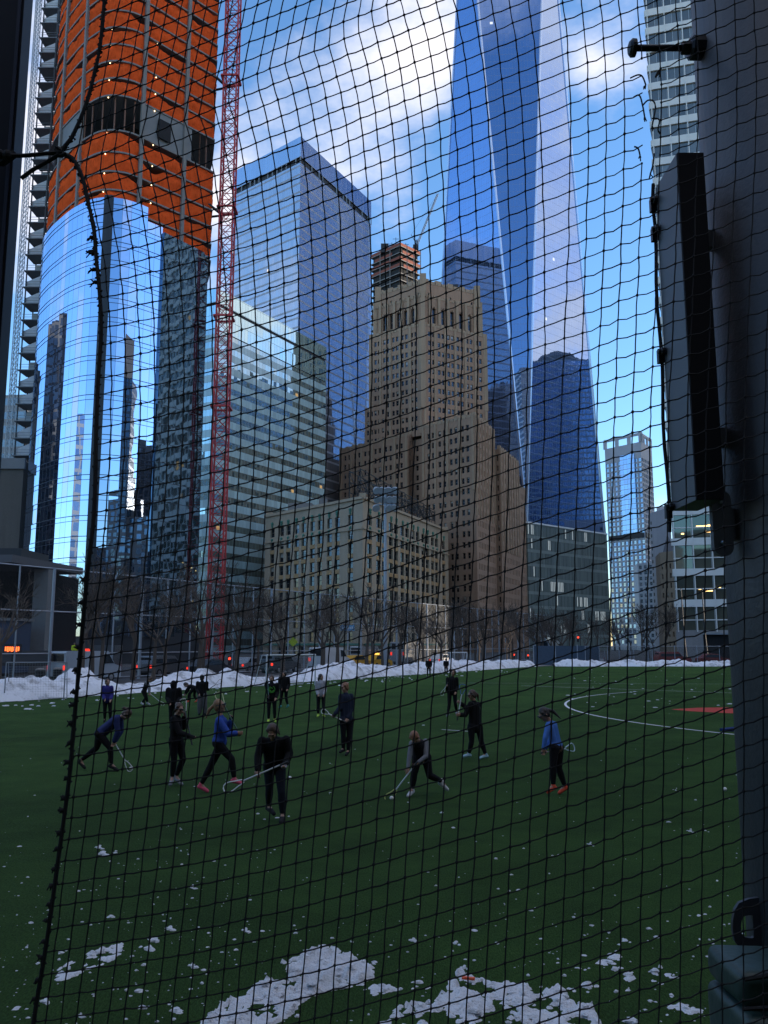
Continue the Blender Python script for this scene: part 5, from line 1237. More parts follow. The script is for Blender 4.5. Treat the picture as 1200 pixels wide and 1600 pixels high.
def person(label, Y, J, top=BLACK, legs=LEG, shoes=SHK, hair=HBR, face=(0, -1), tail=None, bun=False, goggles=False, grip_l=None, grip_r=None, gloves=None, loose=.0, ankle=True, hood=False, group='lacrosse players on the pitch', nod=0.0, extra=None, vest=None):
    near = Y < 26
    W = {k: aty(v[0], v[1], Y + (v[2] if len(v) > 2 else 0)) for k, v in J.items()}
    low = min(W['tl'].z, W['tr'].z) - .03
    for k in W: W[k].z -= low
    hd = W['head']; ns = (W['sl'] + W['sr']) / 2; hp = (W['hl'] + W['hr']) / 2
    root = thing('person', label, 'person', (hp.x, hp.y, 0), group=group)
    up = (hd - ns).normalized(); f = V((face[0], face[1], nod)); f = (f - up * f.dot(up)).normalized(); sd = up.cross(f).normalized()
    spine = (ns - hp).normalized(); mid = hp.lerp(ns, .5)
    b = Blob()
    # head and face
    b.ell(hd + up * .02 - f * .008, sd * .074, f * .094, up * .098); b.ell(hd - up * .045 + f * .022, sd * .055, f * .066, up * .072)
    b.cap(hd + f * .088 + up * .012, hd + f * .107 - up * .022, .010, .015, 7); b.ell(hd + f * .072 - up * .098, sd * .024, f * .02, up * .017)
    b.ell(hd + f * .083 - up * .058, sd * .024, f * .012, up * .009); b.cap(hd + f * .086 + up * .032 - sd * .03, hd + f * .086 + up * .032 + sd * .03, .010, .010, 7)
    for s_ in (-1, 1): b.ell(hd + sd * (s_ * .076) - f * .01 - up * .008, sd * .012, f * .02, up * .032); b.ell(hd + f * .062 + sd * (s_ * .04) - up * .03, sd * .026, f * .022, up * .024)
    b.cap(ns - up * .02, hd - up * .06 - f * .015, .055, .048)
    # torso and limbs
    b.chain([hp, mid, ns - spine * .06], [.115, .10, .105]); b.cap(W['sl'] - spine * .02, W['sr'] - spine * .02, .052); b.cap(W['hl'], W['hr'], .09)
    for s_ in 'lr':
        b.chain([W['s' + s_], W['e' + s_], W['w' + s_]], [.046, .036, .026]); b.chain([W['h' + s_], W['k' + s_], W['a' + s_]], [.085, .05, .036])
        ank, toe = W['a' + s_], W['t' + s_]; b.cap(ank, toe, .034, .026)
        d = W['w' + s_] - W['e' + s_]; hand(b, W['w' + s_], d, grip_l if s_ == 'l' else grip_r, 1 if s_ == 'l' else -1)
    body = b.build('body', skin, root, .0085 if near else .012, 2)
    # garments
    g = Blob(); e = .010 + loose * .7
    g.chain([hp + spine * .0, mid, ns - spine * .05], [.105 + e, .098 + e, .100 + e]); g.cap(W['sl'] - spine * .025, W['sr'] - spine * .025, .046 + e); g.cap(hp.lerp(W['hl'], .8) + spine * .04, hp.lerp(W['hr'], .8) + spine * .04, .088 + e)
    for s_ in 'lr':
        g.cap(W['s' + s_].lerp(ns, .42) - spine * .07, W['h' + s_].lerp(hp, .25) + spine * .05, .062 + e, .07 + e)
        if vest is None: g.chain([W['s' + s_], W['e' + s_], W['e' + s_].lerp(W['w' + s_], .94)], [.048 + e, .038 + e, .031 + e])
    g.cap(ns - up * .0, ns + up * .05, .068 + e, .058 + e * .5)
    if hood: g.ell(hd - f * .02 + up * .0, sd * .10, f * .115, up * .13); g.cap(ns, hd - f * .04, .09, .10)
    g.build('jacket' if vest is None else 'vest', top, root, .012, 4)
    if vest is not None:
        for s_ in 'lr':
            g = Blob(); g.chain([W['s' + s_], W['e' + s_], W['e' + s_].lerp(W['w' + s_], .92)], [.056, .048, .036]); g.build('sleeve', vest, root, .01, 3)
    g = Blob(); g.cap(W['hl'], W['hr'], .102); g.chain([hp + spine * .1, hp], [.105, .115])
    le = .045 if legs is GREYP else .010
    for s_ in 'lr':
        h, k, a = W['h' + s_], W['k' + s_], W['a' + s_]; calf = k.lerp(a, .35) ; q = k.lerp(a, .93 if not ankle else .86)
        g.chain([h, k, calf, q], [.092 + le * .6, .054 + le, .055 + le, .036 + le * .9])
    g.build('leggings' if legs is LEG else 'trousers', legs, root, .011, 3)
    for s_ in 'lr':
        a, t_ = W['a' + s_], W['t' + s_]; d = (t_ - a); dh = V((d.x, d.y, 0)); heel = a - (dh.normalized() * .035 if dh.length > .01 else V((0, 0, 0))) - V((0, 0, .035)); L = d.length
        g = Blob(); g.chain([heel, heel.lerp(t_, .5) + V((0, 0, .012)), t_], [.038, .042, .034]); g.cap(a + V((0, 0, .01)), a - V((0, 0, .03)), .042, .04)
        sh = g.build('shoe', shoes, root, .009, 2)
        sl = MB(); dirv_ = (t_ - heel).normalized(); s2 = dirv_.cross(V((0, 0, 1))).normalized() * .042; dn = s2.cross(dirv_).normalized(); dn = dn if dn.z < 0 else -dn
        sl.obox((heel + t_) / 2 + dn * .030, dirv_ * ((t_ - heel).length / 2 + .03), s2, dn * .008); sl.build('sole', SOLE, sh)
    if not hood:
        g = Blob(); g.ell(hd + up * .038 - f * .022, sd * .086, f * .098, up * .098); g.ell(hd - f * .05 - up * .02, sd * .076, f * .06, up * .085)
        for s_ in (-1, 1): g.cap(hd + sd * (s_ * .07) + up * .06 + f * .02, hd + sd * (s_ * .075) - up * .03 - f * .01, .022, .018)
        if bun: g.ell(hd - f * .10 + up * .075, sd * .042, f * .042, up * .042)
        if tail is not None:
            q = hd - f * .09 + up * .04; tv_ = V(tail); g.chain([q, q - f * .04 + tv_ * .35, q + tv_], [.03, .036, .012])
        g.build('hair', hair, root, .011, 2)
    if goggles:
        mb = MB(); pts = [hd + up * .018 + f * (.104 * math.cos(a)) + sd * (.088 * math.sin(a)) for a in [math.radians(-115 + 230 * i / 16) for i in range(17)]]
        mb.tube(pts, .008, 6)
        for s_ in (-1, 1): mb.tube([hd + f * .108 + up * (.018 + .022 * math.cos(a)) + sd * (s_ * .036 + .032 * math.sin(a)) for a in [2 * PI * k / 12 for k in range(13)]], .006, 5)
        mb.build('goggles', GOG, root)
    elif near:
        for s_ in (-1, 1): mb = MB(); mb.ball(hd + f * .082 + up * .012 + sd * (s_ * .031), .011, 8, 6); mb.build('eye', EYE_, root)
    if gloves:
        for s_ in 'lr':
            if s_ not in gloves[1]: continue
            g = Blob(); d = (W['w' + s_] - W['e' + s_]).normalized(); g.ell(W['w' + s_] + d * .045, d * .06, d.cross(V((0, 1, 0))).normalized() * .046, V((0, .04, 0))); 
            hand(g, W['w' + s_], d, grip_l if s_ == 'l' else grip_r, 1 if s_ == 'l' else -1); g.build('glove', gloves[0], root, .009, 2)
    if extra: extra(root, W, f, up, sd, spine)
    W['root'] = root; W['low'] = low
    return W
def stick(label, a, b, headlen=.27, hw=.075, shaft=(.45, .46, .47), head=(.6, .62, .6), pocket=(.5, .5, .45), facing=V((0, -1, .2))):
    """a = butt end, b = tip of the shaft where the head begins"""
    a, b = V(a), V(b); d = (b - a).normalized(); root = thing('lacrosse_stick', label, 'lacrosse stick', a, group='lacrosse sticks')
    mb = MB(); mb.tube([a, b], .0125, 8); mb.build('shaft', plain('shaft %s' % (shaft,), shaft, .35, .4, var=.05), root)
    mb = MB(); mb.tube([a - d * .01, a + d * .12], .0165, 8); mb.build('grip', darksteel, root)
    x = d.cross(facing).normalized(); n = x.cross(d).normalized()
    prof = [(0, .018), (.12, .03), (.35, .045), (.62, hw * .92), (.82, hw), (.95, hw * .72), (1.0, hw * .25)]
    L = [b + d * (headlen * u) - x * w_ for u, w_ in prof]; R_ = [b + d * (headlen * u) + x * w_ for u, w_ in prof]
    mb = MB(); mb.tube(L + R_[::-1], .009, 6); mb.cap = None; h = mb.build('head', plain('head %s' % (head,), head, .4, var=.05), root)
    mb = MB()
    for k in range(1, 9):
        f = k / 9; mb.tube([l.lerp(r, f) - n * (.05 * math.sin(PI * f) * math.sin(PI * min(1, u * 1.0))) for l, r, (u, _) in zip(L, R_, prof)], .007, 4)
    for i in range(1, len(prof) - 1):
        mb.tube([L[i].lerp(R_[i], f / 6) - n * (.05 * math.sin(PI * f / 6) * math.sin(PI * prof[i][0])) for f in range(7)], .007, 4)
    mb.build('pocket', plain('pocket %s' % (pocket,), pocket, .8), h)
    return root
def at(W, px, py, Y): 
    p = aty(px, py, Y); p.z -= W['low']; return p

# --- right player striding in sky blue
Y = 16.3
W = person('player in sky blue sweatshirt and orange shoes striding at right, dark ponytail', Y, dict(head=(850, 1117.5, -.02), sl=(857, 1134, -.13), sr=(866, 1133, .14), el=(852, 1155, -.22), wl=(849.5, 1171, -.22), er=(862, 1154, .12), wr=(852, 1171, .0), hl=(866, 1170, -.09), hr=(873, 1169, .09), kl=(864, 1200, -.12), al=(864.5, 1229, -.1), tl=(856, 1239, -.14), kr=(873, 1202, .1), ar=(882.5, 1229.5, .15), tr=(874, 1240, .12)),
           SKYB, LEG, SHO, HDK, (-1, -.15), tail=(.25, -.02, -.16), goggles=True, grip_l=V((.9, .2, .05)), grip_r=V((.9, .2, .05)))
stick('pale lacrosse stick held low behind the player in sky blue', at(W, 846, 1178, Y - .25), at(W, 884, 1171, Y + .25), shaft=(.4, .42, .45), head=(.45, .58, .68))
# --- central bending player
Y = 13.9
W = person('player in black sweatshirt stooping at centre with a stick across her legs', Y, dict(head=(425.5, 1143, -.26), sl=(409.5, 1157, -.12), sr=(447, 1155.5, -.12), el=(403, 1182, -.16), wl=(403, 1202, -.26), er=(452.5, 1177, -.10), wr=(446, 1193, -.30), hl=(420.5, 1197, .12), hr=(437.5, 1197, .12), kl=(421, 1232, .12), al=(419.5, 1259, .28), tl=(428, 1271, .12), kr=(440, 1237, .0), ar=(441.5, 1273, .05), tr=(439, 1284, -.14)),
           BLACK, cloth('blue black leggings', (.012, .015, .022)), SHK, HBR, (-.12, -1), tail=(.10, .05, -.14), grip_l=V((-1, -.1, -.35)), grip_r=V((-1, -.1, -.35)), gloves=(GLV2, 'r'), loose=.02, nod=-.1)
mb = MB(); 
stick('white headed lacrosse stick with red throat held by the central stooping player', at(W, 449, 1190, Y - .36), at(W, 381, 1219.5, Y - .34), .33, .074, (.5, .5, .5), (.68, .70, .72), (.62, .64, .68), V((.1, -1, .35)))
def red_throat():
    p = at(W, 378, 1221, Y - .34)
# --- running player in royal blue
Y = 16.5
W = person('running player in royal blue jacket with long blond ponytail and pink shoes', Y, dict(head=(343, 1105, 0), sl=(342, 1128, -.14), sr=(349, 1128, .14), el=(357, 1149, -.2), wl=(369, 1148, -.22), er=(358, 1145, .16), wr=(361, 1128, .1), hl=(339.5, 1163, -.08), hr=(346, 1163, .08), kl=(362, 1188, -.08), al=(366, 1219, -.06), tl=(377, 1226, -.06), kr=(329, 1199, .1), ar=(314, 1228, .12), tr=(324, 1238, .1)),
           BLUE, LEG, SHP, HBL, (1, -.1), tail=(-.16, 0, -.26), goggles=True, grip_l=V((.4, 0, -1)), grip_r=V((.4, 0, -1)), gloves=(GLOVE, 'r'), loose=.02)
stick('dark green lacrosse stick raised upright by the running player in royal blue', at(W, 375, 1151, Y - .2), at(W, 349, 1102, Y + .05), .26, .07, (.03, .07, .045), (.45, .48, .25))
# --- player with raised stick left of the runner
Y = 17.4
W = person('player all in black facing right with cropped leggings, left of the royal blue runner', Y, dict(head=(279.5, 1109, 0), sl=(271, 1125, -.14), sr=(279, 1125, .15), el=(281, 1146, -.2), wl=(296, 1151, -.25), er=(287, 1137, .18), wr=(288, 1121, .1), hl=(271, 1160, -.08), hr=(280, 1160, .08), kl=(272, 1187, -.06), al=(269, 1216, -.02), tl=(266, 1226.5, -.16), kr=(286, 1187, .08), ar=(275, 1214, .15), tr=(284, 1226, .0)),
           BLACK, LEG, SHG, HBR, (.8, -.6), bun=True, goggles=True, grip_l=V((.3, 0, -1)), grip_r=V((.3, 0, -1)), gloves=(GLOVE, 'l'), loose=.015)
stick('black lacrosse stick held upright by the player in cropped leggings', at(W, 300, 1164, Y - .2), at(W, 289, 1112, Y + .02), .26, .07, (.03, .03, .035), (.5, .5, .48))
# --- bending player far left
Y = 19.4
W = person('player in navy jacket bent low with one leg trailing at left', Y, dict(head=(198, 1119, -.05), sl=(182, 1126, -.15), sr=(188, 1125, .15), el=(184, 1146, -.18), wl=(178.5, 1161, -.16), er=(189, 1145, .15), wr=(180, 1160, .02), hl=(155, 1149, -.1), hr=(158, 1149, .1), kl=(172, 1171, -.1), al=(174, 1197, -.08), tl=(183.5, 1206, -.1), kr=(151, 1171, .12), ar=(126, 1191, .15), tr=(132, 1202, .12)),
           NAVY, LEG, SHK, HBR, (.75, -.2), bun=True, tail=(-.12, 0, .02), grip_l=V((.55, 0, -.8)), grip_r=V((.55, 0, -.8)), loose=.02, nod=-.6)
stick('white lacrosse stick pointed to the turf by the player bent over at left', at(W, 176, 1158, Y - .1), at(W, 196, 1192, Y - .1), .24, .06, (.55, .56, .57), (.6, .6, .6))
# --- standing player with white stick, centre
Y = 22.1
W = person('player in dark navy top standing with a short white stick before the central goal', Y, dict(head=(538.5, 1074.5, 0), sl=(533, 1088, -.06), sr=(548.5, 1088, .06), el=(531.5, 1106, -.12), wl=(523.5, 1115.5, -.2), er=(549.5, 1108, .05), wr=(543, 1122, -.12), hl=(536, 1126, -.05), hr=(546.5, 1126, .05), kl=(536.5, 1149, -.05), al=(536.5, 1170, .0), tl=(531.5, 1175, -.1), kr=(545.5, 1150, .0), ar=(544, 1173, .0), tr=(540.5, 1179.5, -.16)),
           NAVY2, LEG, SHK, HRD, (-.8, -.6), bun=True, grip_l=V((.9, 0, -.4)), grip_r=V((.9, 0, -.4)), gloves=(GLOVE, 'l'), loose=.02, ankle=False)
stick('white lacrosse stick held low across by the standing player in dark navy', at(W, 540, 1128, Y - .3), at(W, 513, 1115, Y - .1), .2, .06, (.6, .6, .6), (.5, .5, .5))
# --- bending player with yellow headed stick
Y = 16.2
W = person('player in black vest and grey sleeves bent over a yellow rimmed stick', Y, dict(head=(648, 1152, -.28), sl=(643.5, 1161, -.12), sr=(665, 1158, .0), el=(640, 1180, -.22), wl=(637.5, 1199, -.28), er=(666, 1181, -.12), wr=(653, 1191, -.22), hl=(652, 1183, .08), hr=(666, 1183, .12), kl=(647, 1209, .0), al=(644, 1233, .02), tl=(638, 1243, -.12), kr=(671, 1211, .06), ar=(690, 1220, .3), tr=(699, 1233, .32)),
           cloth('black vest', (.016, .016, .02)), LEG, SHW, HRD, (-.25, -1), tail=(-.05, -.1, -.12), grip_l=V((-.6, -.1, -.75)), grip_r=V((-.6, -.1, -.75)), vest=GREYS, nod=-.9)
stick('white lacrosse stick with yellow rimmed head touching the turf', at(W, 652, 1190, Y - .32), at(W, 619, 1233, Y - .3), .26, .085, (.58, .6, .6), (.52, .55, .16), (.35, .25, .16), V((.3, -1, .5)))
# --- player with blue headed stick upright
Y = 21.3
W = person('player in black with goggles holding a blue headed stick upright, right of centre', Y, dict(head=(737.5, 1088, -.02), sl=(735.5, 1102, -.14), sr=(747, 1103, .12), el=(727, 1119, -.18), wl=(719.5, 1119, -.3), er=(738, 1114, .0), wr=(719.5, 1101, -.15), hl=(736.5, 1139, -.06), hr=(748.5, 1139, .06), kl=(737, 1160, -.06), al=(732.5, 1180, -.02), tl=(724, 1184, -.06), kr=(752, 1161, .06), ar=(759, 1181, .06), tr=(750, 1186.5, .02)),
           BLACK, LEG, SHB, HBR, (-1, -.3), tail=(.08, .02, -.2), goggles=True, grip_l=V((.2, 0, 1)), grip_r=V((.2, 0, 1)), loose=.02)
stick('white lacrosse stick with blue ring head held upright', at(W, 714.5, 1127, Y - .28), at(W, 721.5, 1087, Y - .18), .24, .09, (.6, .6, .6), (.05, .13, .34), (.08, .12, .25))
# --- mid distance players
def standing(label, px, py, Y, hpx, top, legs=LEG, shoes=SHK, hair=HBR, face=(0, -1), wdt=1.0, **kw):
    """upright figure: px, py = mid feet, hpx = height in photo pixels"""
    s = hpx; sw = .115 * s * wdt; hw = .055 * s
    J = dict(head=(px + kw.pop('hx', 0), py - .925 * s), sl=(px - sw, py - .80 * s, .02), sr=(px + sw, py - .80 * s, -.02), el=(px - sw * 1.15, py - .63 * s, .02), er=(px + sw * 1.15, py - .63 * s, .02), wl=(px - sw * .75, py - .52 * s, -.2), wr=(px + sw * .8, py - .52 * s, -.2),
             hl=(px - hw, py - .51 * s), hr=(px + hw, py - .51 * s), kl=(px - hw * 1.15, py - .28 * s, -.03), kr=(px + hw * 1.15, py - .28 * s, -.03), al=(px - hw * 1.2, py - .045 * s), ar=(px + hw * 1.2, py - .045 * s), tl=(px - hw * 1.5, py - .002 * s, face[1] * .13), tr=(px + hw * 1.5, py - .002 * s, face[1] * .13))
    for k, v in kw.pop('J', {}).items(): J[k] = v
    return person(label, Y, J, top, legs, shoes, hair, face, **kw)
W = standing('person in blue purple jacket standing behind the bent player at far left', 168, 1128, 31.5, 66, PURP, hair=HBR, face=(.5, -.6), bun=True, loose=.03, wdt=.8)
W = person('far player crouching with a white stick near the snow at left', 40.1, dict(head=(235, 1061.5), sl=(228, 1067, -.1), sr=(231, 1067, .1), el=(232, 1075, -.15), wl=(233, 1083, -.2), er=(234, 1075, .1), wr=(234, 1083, .0), hl=(224, 1081, -.08), hr=(226, 1081, .08), kl=(228, 1091, -.08), al=(222, 1098, -.05), tl=(225, 1101.5, -.08), kr=(229, 1090, .1), ar=(230.5, 1098, .1), tr=(234, 1101, .05)), BLACK, LEG, SHW, HBR, (1, -.2), grip_l=V((.8, 0, -.6)), grip_r=V((.8, 0, -.6)), vest=GREYS)
stick('white lacrosse stick reaching to the right from the far crouching player', at(W, 231, 1081, 40), at(W, 249, 1096, 40), .27, .07, (.6, .6, .6), (.6, .6, .6))
W = standing('hooded person in black standing with back turned behind the player in cropped leggings', 271.5, 1137, 29, 73, BLACK, hood=True, face=(.2, 1), loose=.05)
W = person('far player in black bent over left of the person in grey trousers', 41.9, dict(head=(290.5, 1070.5), sl=(295, 1073, -.1), sr=(297, 1072, .1), el=(291, 1079, -.15), wl=(289, 1084, -.15), er=(294, 1080, .1), wr=(290, 1085, 0), hl=(304, 1075.5, -.08), hr=(305.5, 1075.5, .08), kl=(295.5, 1085, -.08), al=(294, 1095, 0), tl=(291, 1097.5, -.05), kr=(303.5, 1086.5, .1), ar=(307, 1094, .15), tr=(305, 1097, .1)), BLACK, LEG, SHO, HDK, (-.9, -.2), nod=-.5, grip_l=V((0, 0, -1)), grip_r=V((0, 0, -1)))
stick('far lacrosse stick with pale head touching the turf left of the grey trousers', at(W, 291, 1079, 41.8), at(W, 288.5, 1092, 41.8), .26, .07, (.2, .2, .2), (.4, .5, .5))
W = standing('person in black top and grey sweatpants seen from behind near the far goal', 316, 1118, 34.3, 62, BLACK, GREYP, SHK, HDK, (.3, 1), loose=.02, ankle=False, grip_r=V((.9, 0, .5)), J=dict(wr=(325.5, 1079, .3), er=(323, 1077, .1)))
stick('dark lacrosse stick held out to the right by the person in grey sweatpants', at(W, 322, 1081, 34.6), at(W, 337, 1071, 34.6), .28, .08, (.03, .03, .03), (.15, .15, .15))
def green_print(root, W, f, up, sd, spine):
    c = W['sl'].lerp(W['sr'], .5).lerp((W['hl'] + W['hr']) / 2, .33) + V((0, -.165, 0)); mb = MB()
    for k in range(3):
        r_ = .05 + .035 * k; a0 = .5 + k * 1.3; mb.tube([c + V((r_ * 1.1 * math.cos(a), -.0 + .02 * abs(math.cos(a)), r_ * math.sin(a))) for a in [a0 + i * 4.2 / 12 for i in range(13)]], .014, 5)
    mb.build('green_print', plain('green print', (.06, .30, .03), .8), root)
W = standing('person in black shirt with a green swirl print behind the central player', 424.5, 1128, 31.5, 72, BLACK, LEG, SHY, HBR, (-.2, -1), extra=green_print, loose=.03, grip_l=V((-.2, 0, 1)), J=dict(wl=(419.5, 1086, -.2), el=(417.5, 1077, -.05)))
stick('thin teal lacrosse stick held upright by the person with the green print', at(W, 420, 1092, 31.2), at(W, 417.5, 1055, 31.3), .28, .07, (.12, .25, .25), (.2, .35, .35))
W = standing('person in black hoodie walking behind the green printed shirt', 444, 1106, 38.5, 56, BLACK, LEG, SHT, HDK, (-.7, -.7), loose=.04, J=dict(kr=(447, 1091), ar=(449.5, 1102), tr=(448, 1105.5), al=(438, 1103), tl=(436, 1105.5), kl=(439.5, 1091)))
W = standing('person in mottled white top with neon yellow shoes and long dark hair', 501.5, 1121.5, 33.7, 66, PATT, LEG, SHY, HDK, (.8, -.6), tail=(0, .04, -.3), loose=.02, wdt=.8)
W = standing('person in black holding a short white stick behind the blue headed stick', 706.5, 1121, 33.7, 73, BLACK, LEG, SHG, HBR, (-.5, -.8), bun=True, loose=.02, wdt=.85, hx=2, grip_l=V((-.5, 0, -.8)), J=dict(wl=(698, 1075, -.3), el=(699, 1081, -.1), kl=(702, 1103), al=(699.5, 1117), tl=(698, 1121), kr=(711.5, 1102), ar=(713.5, 1113, .2), tr=(713, 1117, .1)))
stick('short white lacrosse stick pointing down left from the far player in black', at(W, 700, 1068, 33.4), at(W, 694.5, 1079, 33.4), .26, .06, (.6, .6, .6), (.55, .55, .55))
W = standing('left one of two distant people in black at the far snow bank', 670, 1058, 75, 30, BLACK, LEG, SHK, HRD, (0, -1), loose=.05)
W = standing('right one of two distant people in black at the far snow bank, smaller', 697, 1054.5, 80, 25.5, BLACK, LEG, SHK, HDK, (-.3, 1), loose=.03)
# worker on the flatbed truck
HV = cloth('hi vis yellow', (.55, .72, .03)); p = aty(117, 1012, 74.6)
Jw = {k: (117 + dx_, 1022 - h * 18.3 * 1.0 + 4.5) for k, dx_, h in (('head', 0, 1.55), ('sl', -3, 1.35), ('sr', 3, 1.35), ('el', -4, 1.1), ('er', 4, 1.1), ('wl', -2.5, .9), ('wr', 3, .9), ('hl', -1.6, .86), ('hr', 1.6, .86), ('kl', -2, .45), ('kr', 2, .45), ('al', -2, .06), ('ar', 2, .06), ('tl', -2.4, 0), ('tr', 2.4, 0))}
_o = person('worker in bright hi vis yellow jacket standing on the flatbed truck at left', 74.6, Jw, HV, cloth('hi vis trousers', (.3, .4, .03)), SHK, HDK, (.3, -1), loose=.05, group=None)
_o['root'].location.z += 1.25
# balls
ball = plain('lacrosse ball white', (.62, .62, .58), .6, var=.05)
for i, (px, py, lb) in enumerate(((453, 1218, 'white lacrosse ball on the turf right of the central stooping player'), (1133, 1236, 'white lacrosse ball on the turf at right near the pole'), (612, 1250, 'white lacrosse ball under the yellow rimmed stick'), (204, 1203, 'white lacrosse ball at the stick of the player bent over at left'))):
    q = atz(px, py); mb = MB(); mb.ball(q + V((0, 0, .034)), .036, 12, 8); tag(mb.build('ball', ball, smooth=True), lb, 'ball', 'lacrosse balls')
# small orange marker lying in the near snow
q = atz(732, 1541); mb = MB(); mb.obox(q + V((0, 0, .06)), V((.05, -.012, .0)), V((.004, .014, 0)), V((0, 0, .008))); mb.obox(q + V((-.03, 0, .064)), V((.02, .012, .0)), V((-.004, .008, 0)), V((0, 0, .006)))
tag(mb.build('orange_strap', plain('orange strap', (.7, .1, .03), .6)), 'small orange strap lying on the near snow', 'strap')
q = atz(1148, 1142); mb = MB(); mb.obox(q + V((0, 0, .06)), V((.42, .12, .03)), V((-.05, .14, 0)), V((0, 0, .05))); mb.obox(q + V((.25, .1, .12)), V((.16, .05, .06)), V((-.03, .1, 0)), V((0, 0, .03)))
tag(mb.build('blue_bag', cloth('dark blue bag', (.015, .03, .10))), 'dark blue bag lying on the turf beside the right pole', 'bag')
# ================================================================== FOREGROUND: net, posts, pole
# ---- barrier net, about two metres from the camera. Mesh lines are laid out in the net's own surface; the surface itself billows.
ropepts = [(170, -140), (168, -60), (163, 0), (157, 67), (147, 117), (133, 167), (113, 213), (97, 236), (113, 247), (124, 266), (131, 285), (138, 317), (147, 360), (150, 400), (155, 450), (158, 517), (153, 600), (150, 683), (147, 800), (136, 900), (125, 1025), (115, 1137), (108, 1217), (90, 1350), (72, 1477), (53, 1593), (30, 1760)]
def rope_x(y):
    for (a, ya), (b, yb) in zip(ropepts, ropepts[1:]):
        if ya <= y <= yb: return a + (b - a) * (y - ya) / (yb - ya)
    return ropepts[0][0] if y < 0 else ropepts[-1][0]
NY = 2.0
def netp(x, y):      # surface point of the net
    Yn = NY + .05 * math.sin(x * .006 + 1) * math.cos(y * .004) + .03 * noise.noise(V((x * .004, y * .004, 3)))
    return aty(x, y, Yn)
def lean(x, y):
    yf = 127 - .55 * (x - 400); s = y - yf
    if s < 0: l = -.20 + .0 * s
    else: l = .34 * math.exp(-s / 165)
    l -= (.125 * (1 - (min(max(x, 120), 1180) - 120) / 1060)) * sstep(y, 350, 1000)
    if x > 860: l -= .045 * sstep(y, 60, 200) * (1 - sstep(y, 500, 800))
    return l
def slope(x, y):
    b = .40 - .11 * sstep(y, 200, 1300); lf = .48 + .52 * sstep(x, 130, 640); k = sstep(y, 200, 480); b *= 1 - k * (1 - lf)
    if x > 820: b += (.03 * math.sin((x - 820) / 95 * 2 * PI)) - .05 * sstep(y, 300, 500) * (1 - sstep(y, 800, 1000))
    b += .05 * sstep(x, 700, 1000) * sstep(y, 900, 1200)
    return -b
ST_ = 5.0
cols = {}
x = -640.0; xs = []
while x < 1420: xs.append(x); x += 22.6 + 5.0 * sstep(x, 560, 900) + 2.5 * sstep(x, 900, 1150)
Y0, YT, YB = 640.0, -150.0, 1760.0
for i, x0 in enumerate(xs):
    tr_ = {}; x = x0; y = Y0; tr_[int(Y0)] = x
    while y > YT: x -= lean(x, y) * ST_; y -= ST_; tr_[int(y)] = x
    x = x0; y = Y0
    while y < YB: x += lean(x, y) * ST_; y += ST_; tr_[int(y)] = x
    cols[i] = tr_
def colx(i, y):
    y = min(max(y, YT), YB); k = int(math.floor(y / ST_) * ST_); a = cols[i].get(k); b = cols[i].get(k + 5, a); a = a if a is not None else b
    return a + (b - a) * ((y - k) / ST_)
dg_ = []; y = -520.0
while y < 2250: dg_.append(y); y += 27.0 + 9.5 * min(1, max(0, (y - 500) / 1000))
dcur = []
for y0_ in dg_:
    d = {}; x = 640.0; y = y0_; d[640] = y
    while x > -20: y -= slope(x, y) * ST_; x -= ST_; d[int(x)] = y
    x = 640.0; y = y0_
    while x < 1420: y += slope(x, y) * ST_; x += ST_; d[int(x)] = y
    dcur.append(d)
def dy_(j, x):
    x = min(max(x, -20), 1420); k = int(math.floor(x / ST_) * ST_); a = dcur[j].get(k); b = dcur[j].get(k + 5, a); a = a if a is not None else b
    return a + (b - a) * ((x - k) / ST_)
node = {}
for i in range(len(xs)):
    for j in range(len(dg_)):
        y = dg_[j]
        for _ in range(14): x = colx(i, y); y = .5 * y + .5 * dy_(j, x)
        if YT < y < YB and -20 < x < 1400: node[i, j] = (x + rnd.uniform(-.9, .9), y + rnd.uniform(-.9, .9))
def inside(p): return p[0] > rope_x(p[1]) + 3
def broken(p, q):
    m_ = ((p[0] + q[0]) / 2, (p[1] + q[1]) / 2)
    return 996 < m_[0] < 1020 and 92 < m_[1] < 262
mb = MB(); RS = .00152
for (i, j), p in node.items():
    for q_, vert in ((node.get((i, j + 1)), True), (node.get((i + 1, j)), False)):
        if q_ is None: continue
        a, b = p, q_
        ia, ib = inside(a), inside(b)
        if not ia and not ib: continue
        if ia != ib:                                  # cut at the border rope
            u0, u1 = (0.0, 1.0) if ib else (1.0, 0.0)
            for _ in range(12):
                um = (u0 + u1) / 2; c = (a[0] + (b[0] - a[0]) * um, a[1] + (b[1] - a[1]) * um)
                if inside(c): u1 = um
                else: u0 = um
            c = (a[0] + (b[0] - a[0]) * u1 - 3, a[1] + (b[1] - a[1]) * u1); a, b = (c, b) if ib else (a, c)
        if broken(a, b) and (not vert or rnd.random() < .8): continue
        sag = 0 if vert else (1.3 + 1.8 * sstep(a[0], 820, 950)) * rnd.uniform(.4, 1.2)
        k = 2; pts = [netp(a[0] + (b[0] - a[0]) * f / k + (rnd.uniform(-.7, .7) if 0 < f < k else 0), a[1] + (b[1] - a[1]) * f / k + sag * (4 * f / k * (1 - f / k))) for f in range(k + 1)]
        mb.tube(pts, RS * rnd.uniform(.9, 1.15), 5, cap=False)
    if inside(p) and not (1000 < p[0] < 1018 and 100 < p[1] < 255): mb.ball(netp(*p), .0034 * rnd.uniform(.85, 1.2), 6, 4, sc=(1, .8, 1.1))
cord = plain('black cord', (.010, .010, .011), .9, var=.3, scale=40)
root = thing('barrier_net', 'black knotted ball stop net hanging across the whole view', 'net', netp(600, 1700) * 1)
mb.build('netting', cord, root)
